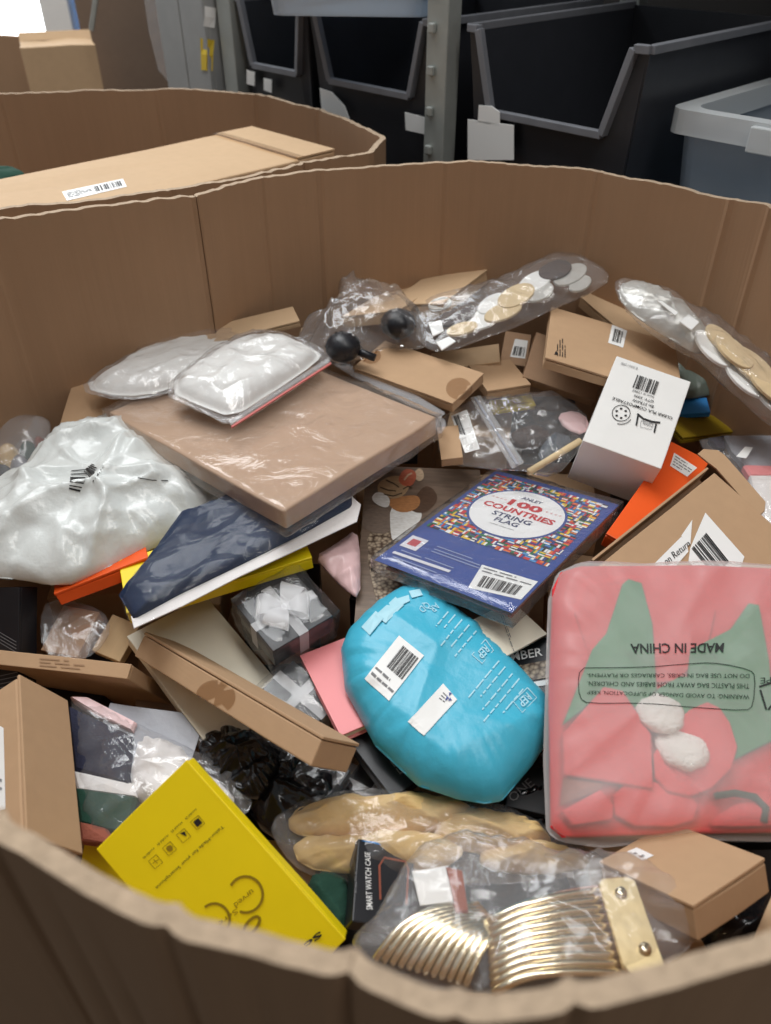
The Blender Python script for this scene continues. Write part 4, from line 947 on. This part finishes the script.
for k, (x, y, ln) in enumerate(((449, 613, 20), (456, 616, 26), (463, 621, 34), (470, 626, 42), (477, 632, 48), (500, 662, 60), (506, 668, 42), (513, 675, 64), (520, 680, 80), (524, 690, 40))):
    dx, dy = -.64, .77; nx, ny = -.77 * 2.6, -.64 * 2.6
    lines('fine_print', bl, bl, [(x, y), (x + dx * ln, y + dy * ln), (x + dx * ln + nx, y + dy * ln + ny), (x + nx, y + ny)], 1, 'ink_pale', .001, k, .55, max(3, ln / 8))

# ------------------------------------------------------------------ frosted bag of red and green felt hats
SP = Plane((660, 705), .672, .02, .42)
sb = empty('felt_hat_bag', SP.hit(660, 705)); tag(sb, 'frosted bag of red and green felt hats with white pompoms and printed warning', 'plastic bag')
class Off:                                   # the same plane, raised
    def __init__(s, p, h): s.p = p.p + p.n * h; s.n = p.n
    hit = Plane.hit
def felt(px, h, m, t=.004, sm=1, b=.002): return slab('felt_piece', px, Off(SP, h), t, m, sb, sm, .0015, b)
felt([(552, 590), (560, 574), (580, 568), (700, 567), (812, 572), (816, 832), (700, 834), (562, 838), (550, 828), (548, 700)], 0, 'red', .006, 0)
felt([(566, 590), (640, 574), (720, 590), (700, 680), (600, 690)], .006, 'red', .004)
felt([(562, 726), (592, 650), (606, 634), (622, 585), (628, 580), (641, 584), (652, 625), (656, 690), (640, 712), (604, 690), (580, 712)], .010, 'green', .004, 0)
felt([(690, 650), (730, 630), (748, 604), (758, 606), (768, 660), (775, 740), (735, 760), (680, 740)], .010, 'green', .004, 0)
felt([(640, 700), (690, 670), (720, 700), (700, 745), (660, 740)], .007, 'green', .004)
felt([(562, 735), (603, 688), (622, 692), (650, 735), (652, 790), (605, 782), (563, 776)], .013, 'red', .005, 0)
felt([(652, 745), (700, 700), (725, 712), (740, 760), (700, 800), (655, 790)], .013, 'red', .005, 1)
felt([(560, 812), (600, 790), (613, 806), (612, 820), (572, 826)], .013, 'red', .004, 0)
felt([(612, 786), (660, 780), (700, 800), (690, 828), (615, 826)], .010, 'red', .004)
felt([(708, 822), (740, 800), (790, 800), (790, 826), (712, 828)], .010, 'red', .004)
felt([(563, 778), (604, 784), (600, 790), (560, 806)], .012, 'brick', .002, 0)
tube('felt_band', [Off(SP, .016).hit(x, y) for x, y in ((715, 796), (735, 793), (755, 797), (766, 808), (764, 822))], .0035, 'greend', sb)
def ball(name, c, r, m, parent, sq=1., bumps=0., n=2):
    bm = bmesh.new(); bmesh.ops.create_icosphere(bm, subdivisions=n + 1, radius=1)
    for v in bm.verts: k = 1 + bumps * noise.noise(v.co * 4 + c * 50); v.co = V((v.co.x * r * k, v.co.y * r * k, v.co.z * r * sq * k))
    return make(name, *bm_out(bm, Matrix.Translation(c)), m, parent, smooth=True)
ball('pompom', Off(SP, .014).hit(660, 713), .025, 'pompom', sb, .4, .12); ball('pompom', Off(SP, .014).hit(682, 747), .027, 'pompom', sb, .4, .12)
fr = pillow('frosted_film', [(548, 600), (556, 574), (578, 563), (640, 565), (700, 562), (771, 566), (815, 570), (822, 700), (818, 838), (771, 842), (690, 840), (600, 848), (560, 842), (546, 832), (543, 760), (546, 660)], Off(SP, -.003), .031, 'frost', Tb=.004, parent=sb, seed=71, crease=.004, freq=6, e=16, flange=.015, na=150, nr=28, pull=.3, sm=0)
fo = [fr]
text('print', sb, fo, 'MADE IN CHINA', [(724, 643), (630, 644), (631, 654), (723, 653)], 'print', .0010, .02)
ql = [(748, 672), (585, 674), (586, 700), (748, 706)]
for k, tx in enumerate(('WARNING: TO AVOID DANGER OF SUFFOCATION, KEEP', 'THIS PLASTIC BAG AWAY FROM BABIES AND CHILDREN.', 'DO NOT USE BAG IN CRIBS, CARRIAGES OR PLAYPENS.')):
    v0, v1 = .70 - k * .33, .86 - k * .33; r_ = [(749, 672), (587, 672), (587, 698), (749, 704)]
    text('print', sb, fo, tx, [lerp2(r_, 0, v0), lerp2(r_, 1, v0), lerp2(r_, 1, v1), lerp2(r_, 0, v1)], 'print', .0010)
box_ = [(584, 668), (640, 668), (700, 663), (722, 664), (750, 670), (755, 676), (753, 706), (746, 711), (700, 708), (640, 703), (588, 704), (579, 698), (578, 674), (584, 668)]
strokes('print_frame', sb, fo, [[(v.x, v.y) for v in chaikin([V((x, y, 0)) for x, y in box_], 1, False)]], .8, 'print', .001)
strokes('recycling_mark', sb, fo, [[(759, 687), (772, 683), (784, 684)], [(760, 690), (766, 710)], [(768, 710), (776, 700), (786, 688)]], 2.0, 'print', .001); text('print', sb, fo, 'LDPE', [(786, 676), (760, 678), (760, 684), (786, 682)], 'print', .001)

# ------------------------------------------------------------------ bottom row
by = C('phone_screen_box', 'big_yellow', 'yellow', 'large yellow box with phone icons and ring print leaning at the front rim', 'box', 'yellow boxes'); w_ = withlid(by)
dx, dy = .80, -.62                           # reading direction across the face, pixels
def yq(x, y, wd, ht):                        # text box whose reading direction runs down to the left
    ux, uy = -.745, .667; vx, vy = .66, .75
    return [(x, y), (x + ux * wd, y + uy * wd), (x + ux * wd + vx * ht, y + uy * wd + vy * ht), (x + vx * ht, y + vy * ht)]
text('print', by, w_, 'Tailor-Made for your Smartphone', [(222, 824), (155, 886), (158, 889), (225, 827)], 'print')
for k, (x, y) in enumerate(((198, 822), (184, 835), (170, 848), (156, 861))):
    s = 6.5; q = [(x + s * .1, y - s * 1.05), (x + s * 1.1, y + s * .15), (x - s * .1, y + s * 1.15), (x - s * 1.1, y - s * .05)]
    strokes('icon_frame', by, w_, [q + [q[0]]], .7, 'yellow_d')
    if k == 0: poly('icon', by, w_, [(x + (a - x) * .65, y + (b - y) * .65) for a, b in q], 'print')
    elif k == 1: poly('icon', by, w_, [(x - 4, y - 2), (x + 1, y - 4), (x + 3, y + 1)], 'print')
    elif k == 2: poly('icon', by, w_, arc(x, y, 3.4, 3, n=12)[:-1], 'yellow_d')
    else: strokes('icon', by, w_, [[(x - 3, y + 2), (x + 3, y - 2)], [(x - 2, y - 2), (x + 2, y + 2)]], .7, 'yellow_d')
    text('print', by, w_, 'model fit', [(x - 2, y - 14), (x - 13, y - 4), (x - 11.5, y - 2), (x - .5, y - 12)], 'print')
strokes('ring_print', by, w_, [arc(246, 894, 17, 18, -150, 110, 30), arc(215, 919, 15, 16, -130, 150, 30)], 2.6, 'yellow_d')
strokes('ring_print', by, w_, [arc(252, 925, 11, 5, n=24, rot=-50)], 3, 'yellow_d')
text('print', by, w_, 'urved', [(252, 888), (234, 903), (237, 908), (255, 893)], 'yellow_d'); text('print', by, w_, 'Scre', [(236, 908), (218, 922), (221, 926), (239, 912)], 'yellow_d')
text('print', by, w_, 'Sc', [(320, 930), (304, 943), (307, 948), (323, 935)], 'print', bold=.04)
C('yellow_box', 'yellow_c', 'yellow', 'yellow box corner under the clothes bag by the upright carton', 'box', 'yellow boxes')

cb = empty('clothes_bag', Plane((150, 770), .76).hit(150, 770)); tag(cb, 'clear bag of folded navy, white and green clothes left of the yellow box', 'clothes bag')
CP = Plane((150, 765), .775, .02, .12)
slab('folded_cloth', [(72, 712), (100, 725), (136, 742), (132, 790), (78, 777)], CP, .016, 'navycloth', cb, 0, .004, .003)
slab('folded_cloth', [(76, 776), (135, 788), (140, 802), (80, 794)], CP, .013, 'tissue', cb, 0, .003, .002)
slab('folded_cloth', [(78, 792), (140, 801), (130, 840), (82, 828)], CP, .013, 'greend', cb, 0, .004, .003)
slab('folded_cloth', [(82, 826), (110, 832), (120, 850), (84, 845)], CP, .013, 'brick', cb, 0, .003, .002)
slab('folded_cloth', [(74, 704), (90, 704), (140, 730), (136, 738), (100, 722)], CP, .018, 'palepink', cb, 0, .003)
pillow('tissue_paper', [(138, 736), (160, 738), (190, 752), (205, 775), (235, 790), (232, 820), (180, 825), (140, 805), (128, 778)], CP, .022, 'tissue', parent=cb, seed=77, crease=.010, freq=14, na=70, nr=14)
pillow('clear_sleeve', [(68, 698), (84, 696), (136, 724), (183, 746), (243, 773), (254, 788), (250, 815), (200, 840), (120, 850), (84, 838), (76, 770)], CP, .028, 'film', parent=cb, seed=78, crease=.007, freq=12, na=110, nr=18)

o = C('black_box', 'black_text', 'black', 'black box with grey capital letters under the lower left of the blue mailer', 'box'); w_ = withlid(o)
text('lettering', o, w_, 'AB', [(388, 757), (376, 742), (382, 737), (395, 752)], 'greyprint', .001); text('lettering', o, w_, 'LE', [(400, 775), (390, 762), (397, 757), (408, 770)], 'greyprint', .001)
o = C('black_box', 'one', 'black', 'small black box with grey lettering between the blue mailer and felt-hat bag', 'box'); w_ = withlid(o)
text('lettering', o, w_, 'ONE', [(513, 803), (535, 785), (528, 778), (507, 796)], 'greyprint', .001)

tb = empty('tan_fabric_bag', Plane((430, 840), .77).hit(430, 840)); tag(tb, 'clear bag of rolled tan fabric below the blue mailer', 'plastic bag')
TP = Plane((430, 840), .775, 0, .05)
for k, (q, h) in enumerate((([(285, 825), (300, 806), (340, 798), (420, 797), (470, 806), (478, 822), (440, 835), (360, 838), (300, 838)], .024), ([(290, 840), (360, 836), (440, 836), (470, 850), (440, 872), (350, 875), (300, 868)], .02), ([(455, 812), (500, 812), (545, 832), (555, 850), (500, 856), (440, 848), (430, 834)], .026), ([(480, 848), (560, 845), (600, 866), (540, 876), (480, 868)], .016))):
    pillow('fabric_roll', q, TP, h, 'tan', parent=tb, seed=80 + k, crease=.012, freq=10, ang=.1, stretch=3, na=80, nr=16)
pillow('clear_sleeve', [(268, 824), (292, 806), (312, 797), (377, 791), (447, 797), (505, 806), (552, 830), (610, 862), (618, 872), (500, 886), (353, 886), (305, 876), (278, 848)], TP, .034, 'film', parent=tb, seed=85, crease=.007, freq=10, ang=.1, na=140, nr=20)

o = C('watch_case_box', 'watch', 'black', 'black box with a blue edge and white smart watch case lettering', 'box', lid=False); w_ = [o]
text('lettering', o, w_, 'SMART WATCH CASE', [(373, 910), (366, 846), (372, 847), (378, 911)][0:1] + [(367.5, 846), (362.5, 846), (367, 910)] if 0 else [(372.5, 910), (370, 853), (364.5, 852), (366, 910)], 'label', .0008, .01)
patch('blue_edge', o, w_, [(360, 841), (416, 852.5), (416.5, 850), (359, 838.5)], 'bluecard', (4, 1), .0008)
strokes('watch_outline', o, w_, [[(380, 900), (379, 866), (384, 858), (405, 862), (408, 870), (406, 905)]], 2.2, 'brick')
text('lettering', o, w_, 'Rugged armor', [(357, 893), (356, 860), (354, 860), (355, 893)], 'greyprint', .0008)

gb = empty('gold_belt_bag', Plane((540, 920), .76).hit(540, 920)); tag(gb, 'clear bag holding a ribbed gold metal belt at the front rim', 'plastic bag')
GP = Plane((540, 920), .70, 0, .02)
for k in range(10):
    f = k / 9
    p = [(488 + 6 * f, 922 + 70 * f), (520 + 4 * f, 906 + 70 * f), (560 + 6 * f, 895 + 76 * f), (602 + 26 * f, 889 + 84 * f)]
    pts = [Off(GP, .012 + .014 * math.sin(i / 15 * math.pi)).hit(x, y) for i, (x, y) in enumerate([(v.x, v.y) for v in chaikin([V((a, b, 0)) for a, b in p], 2, False)])]
    tube('belt_rib', pts, .0038, 'gold', gb, 8)
for k in range(12):
    f = k / 11
    p = [(376 + 90 * f, 958 + 26 * f), (400 + 80 * f, 925 + 26 * f), (432 + 62 * f, 908 + 28 * f), (478 + 36 * f, 905 + 40 * f)]
    pts = [Off(GP, .004 + .012 * math.sin(i / 15 * math.pi)).hit(x, y) for i, (x, y) in enumerate([(v.x, v.y) for v in chaikin([V((a, b, 0)) for a, b in p], 2, False)])]
    tube('belt_rib', pts, .0030, 'gold', gb, 8)
PPl = Off(GP, .022)
slab('clasp_plate', [(598, 884), (602, 880), (626, 878), (634, 882), (664, 968), (658, 974), (630, 976), (622, 968)], PPl, .004, 'goldplate', gb, 0, .0012)
for x, y in ((621, 893), (645, 949)):
    tube('screw', [Off(GP, .025).hit(x, y), Off(GP, .0285).hit(x, y)], .0052, 'gold', gb, 14); ball('screw_head', Off(GP, .0285).hit(x, y), .0035, 'gold', gb, .5)
slab('white_card', [(412, 872), (448, 866), (456, 902), (420, 906)], Off(GP, .012), .001, 'white', gb)
slab('brown_strap', [(446, 868), (462, 872), (468, 912), (456, 914)], Off(GP, .014), .003, 'brick', gb, 0, .001)
pillow('clear_sleeve', [(347, 948), (368, 930), (388, 896), (408, 860), (435, 844), (467, 840), (510, 848), (559, 860), (610, 864), (650, 869), (682, 890), (697, 925), (694, 945), (670, 962), (600, 992), (500, 1000), (400, 985)], Off(GP, .004), .038, 'film_g', Tb=.006, parent=gb, seed=91, crease=.009, freq=8, ang=1.2, e=9, na=150, nr=26, pull=.4)

o = C('brown_carton', 'box48', 'card', 'brown carton with a small white label at the lower right front', group=GB); sticker(o, withlid(o), [(643, 861), (654, 856), (637, 848), (627, 852)], txt=(.1, .1, .5, .8, 2))
C('brown_carton', 'corner49', 'card2', 'brown carton corner at the extreme lower right edge', group=GB)
o = pillow('dark_green_bag', [(306, 880), (330, 872), (352, 885), (352, 930), (335, 945), (312, 915)], Plane((330, 905), .785), .02, 'greend', seed=95, crease=.006, freq=14, na=60, nr=12); tag(o, 'dark green bag between the yellow box and watch case box', 'bag')
o = pillow('crinkled_black_bag', [(690, 925), (720, 905), (765, 890), (790, 900), (770, 960), (720, 965)], Plane((735, 925), .79), .03, 'blackgloss', seed=96, crease=.01, freq=14, na=60, nr=12); tag(o, 'crinkled glossy black bag under the lower right carton', 'plastic bag')
o = pillow('crinkled_black_bag', [(482, 775), (520, 745), (560, 760), (565, 830), (540, 850), (500, 830)], Plane((525, 795), .80), .03, 'blackgloss', seed=97, crease=.01, freq=14, na=60, nr=12); tag(o, 'crinkled glossy black bag under the small lettered black box', 'plastic bag')
o = pillow('crinkled_black_bag', [(230, 760), (290, 745), (345, 760), (360, 800), (345, 835), (290, 850), (250, 820)], Plane((295, 800), .80), .03, 'blackgloss', seed=98, crease=.012, freq=14, na=70, nr=14); tag(o, 'crinkled glossy black bag above the tan fabric bag', 'plastic bag')

# ------------------------------------------------------------------ clear bags at the back
zb = empty('zip_bag', Plane((505, 440), .62).hit(505, 440)); tag(zb, 'clear zip bag with a barcode label above the flag packet', 'plastic bag')
ZP = Plane((505, 440), .635, 0, .2)
loc, R, L, W, H = frame(BOX['small37']); make('small_carton', *bm_out(box_bm(L, W, H, .001), Matrix.Translation(loc) @ R.to_4x4()), 'card', zb)
tube('wooden_stick', [Off(ZP, .012).hit(529, 472), Off(ZP, .016).hit(580, 441)], .005, 'bark', zb)
pillow('pink_content', [(556, 415), (575, 410), (590, 420), (585, 436), (565, 430)], Off(ZP, .006), .005, 'palepink', parent=zb, seed=3, na=40, nr=8); pillow('grey_content', [(508, 432), (540, 425), (556, 440), (530, 450), (512, 446)], Off(ZP, .004), .010, 'spongebrown', parent=zb, seed=4, na=40, nr=8)
pillow('blue_content', [(548, 432), (576, 438), (560, 458), (535, 462)], Off(ZP, .004), .008, 'slate', parent=zb, seed=5, na=40, nr=8)
zf = pillow('clear_sleeve', [(436, 425), (452, 412), (472, 398), (500, 400), (545, 392), (572, 402), (592, 424), (578, 452), (556, 478), (520, 470), (480, 468), (440, 462)], ZP, .026, 'film', parent=zb, seed=101, crease=.009, freq=12, na=120, nr=20)
slab('zip_track', [(470, 398), (480, 396), (524, 463), (512, 469)], Off(ZP, .024), .002, 'film_m', zb); slab('zip_ridge', [(474, 398), (476, 397.5), (518, 464), (516, 465)], Off(ZP, .0265), .001, 'greybag', zb)
sticker(zb, [zf], [(465, 453), (480, 449), (467, 410), (451, 416)], name='barcode_label', code=(.12, .35, .5, .95), cnt=8, n=(5, 5))

kb = empty('brush_bag', Plane((370, 325), .57).hit(370, 325)); tag(kb, 'crumpled clear bag with two round black brushes at the back', 'plastic bag')
KP = Plane((370, 325), .545, 0, .2)
def brush(x, y, rx, name='round_brush'):
    c = Off(KP, .02).hit(x, y); r = rx * (c - CAM).length / FPX
    ball('brush_head', c, r, 'black', kb, .85, .05)
    vs = []; fs = []; rb = random.Random(x)
    for i in range(150):
        a, b = rb.uniform(0, 6.283), math.acos(rb.uniform(-.2, 1)); d = V((math.sin(b) * math.cos(a), math.sin(b) * math.sin(a), math.cos(b) * .85)); t_ = d.orthogonal().normalized() * .0008; k = len(vs)
        vs += [c + d * r * .9 + t_, c + d * r * .9 - t_, c + d * r * 1.12]; fs.append([k, k + 1, k + 2])
    tag(make('bristles', vs, fs, 'blackgloss', kb), kind='stuff')
brush(398, 324, 17); brush(343, 347, 17)
tube('brush_handle', [Off(KP, .015).hit(355, 350), Off(KP, .01).hit(375, 358)], .006, 'black', kb)
pillow('clear_sleeve', [(292, 338), (318, 332), (330, 318), (340, 300), (337, 284), (352, 280), (375, 290), (398, 298), (416, 312), (428, 335), (425, 350), (392, 346), (370, 352), (345, 365), (312, 360)], KP, .045, 'film', parent=kb, seed=111, crease=.014, freq=11, na=130, nr=20, pull=.7)

db = empty('disc_bag', Plane((510, 305), .54).hit(510, 305)); tag(db, 'clear bag of dark and pale craft discs against the far wall', 'plastic bag')
DP = Plane((510, 305), .515, .10, .25)
for (x, y, rx, ry, rot, m, h) in ((555, 271, 17, 9, -15, 'spongebrown', .012), (570, 276, 18, 9, -25, 'foil', .008), (535, 283, 18, 9, -25, 'white', .010), (516, 297, 20, 10, -25, 'bark', .012), (538, 293, 16, 9, -20, 'foil', .009), (492, 305, 16, 8, -30, 'white', .008), (503, 313, 20, 8, -20, 'bark', .010), (478, 322, 22, 9, -15, 'white', .006), (462, 330, 16, 6, -15, 'bark', .009), (462, 314, 14, 9, -25, 'spongebrown', .010), (448, 320, 10, 7, -10, 'spongebrown', .008), (580, 285, 12, 7, -25, 'foil', .006), (440, 305, 12, 6, -15, 'foil', .006)):
    slab('craft_disc', arc(x, y, rx, ry, n=20, rot=rot)[:-1], Off(DP, h), .004, m, db, 0, .001)
slab('white_tag', [(428, 323), (441, 321), (444, 332), (433, 337)], Off(DP, .012), .002, 'label', db); slab('white_tag', [(436, 343), (449, 337), (456, 342), (442, 351)], Off(DP, .012), .002, 'label', db)
pillow('clear_sleeve', [(412, 312), (428, 300), (470, 292), (510, 278), (545, 258), (572, 253), (592, 262), (614, 278), (590, 294), (556, 308), (520, 326), (486, 338), (455, 350), (430, 352), (416, 338)], DP, .026, 'film', parent=db, seed=121, crease=.007, freq=10, ang=-.4, na=130, nr=18)

wbag = empty('wood_slice_bag', Plane((700, 345), .55).hit(700, 345)); tag(wbag, 'long clear bag of wood slices and foil against the right wall', 'plastic bag')
WP = Plane((700, 345), .53, -.20, .30)
pillow('foil_roll', [(617, 287), (632, 282), (660, 296), (690, 316), (712, 345), (700, 356), (675, 342), (640, 320), (622, 304)], WP, .026, 'foil', parent=wbag, seed=131, crease=.006, freq=14, ang=.6, na=80, nr=14)
for (x, y, rx, ry, rot, m, h) in ((712, 350, 24, 9, 45, 'white', .016), (722, 342, 22, 8, 42, 'bark', .022), (745, 380, 26, 10, 42, 'white', .014), (752, 368, 30, 11, 40, 'bark', .024), (775, 400, 26, 11, 40, 'white', .014), (772, 388, 30, 11, 40, 'bark', .026), (733, 353, 24, 9, 42, 'bark', .028)):
    slab('wood_slice', arc(x, y, rx, ry, n=22, rot=rot)[:-1], Off(WP, h), .005, m, wbag, 0, .001)
slab('white_tag', [(679, 322), (688, 315), (699, 323), (691, 331)], Off(WP, .034), .002, 'label', wbag); slab('paper_strip', [(657, 301), (661, 301), (678, 313), (675, 316)], Off(WP, .032), .001, 'label', wbag)
pillow('clear_sleeve', [(613, 283), (622, 279), (645, 286), (675, 304), (702, 313), (718, 327), (746, 348), (776, 372), (812, 400), (812, 450), (770, 426), (754, 412), (724, 386), (700, 361), (672, 347), (643, 328), (621, 305)], WP, .034, 'film', parent=wbag, seed=132, crease=.006, freq=12, ang=.7, na=150, nr=18)
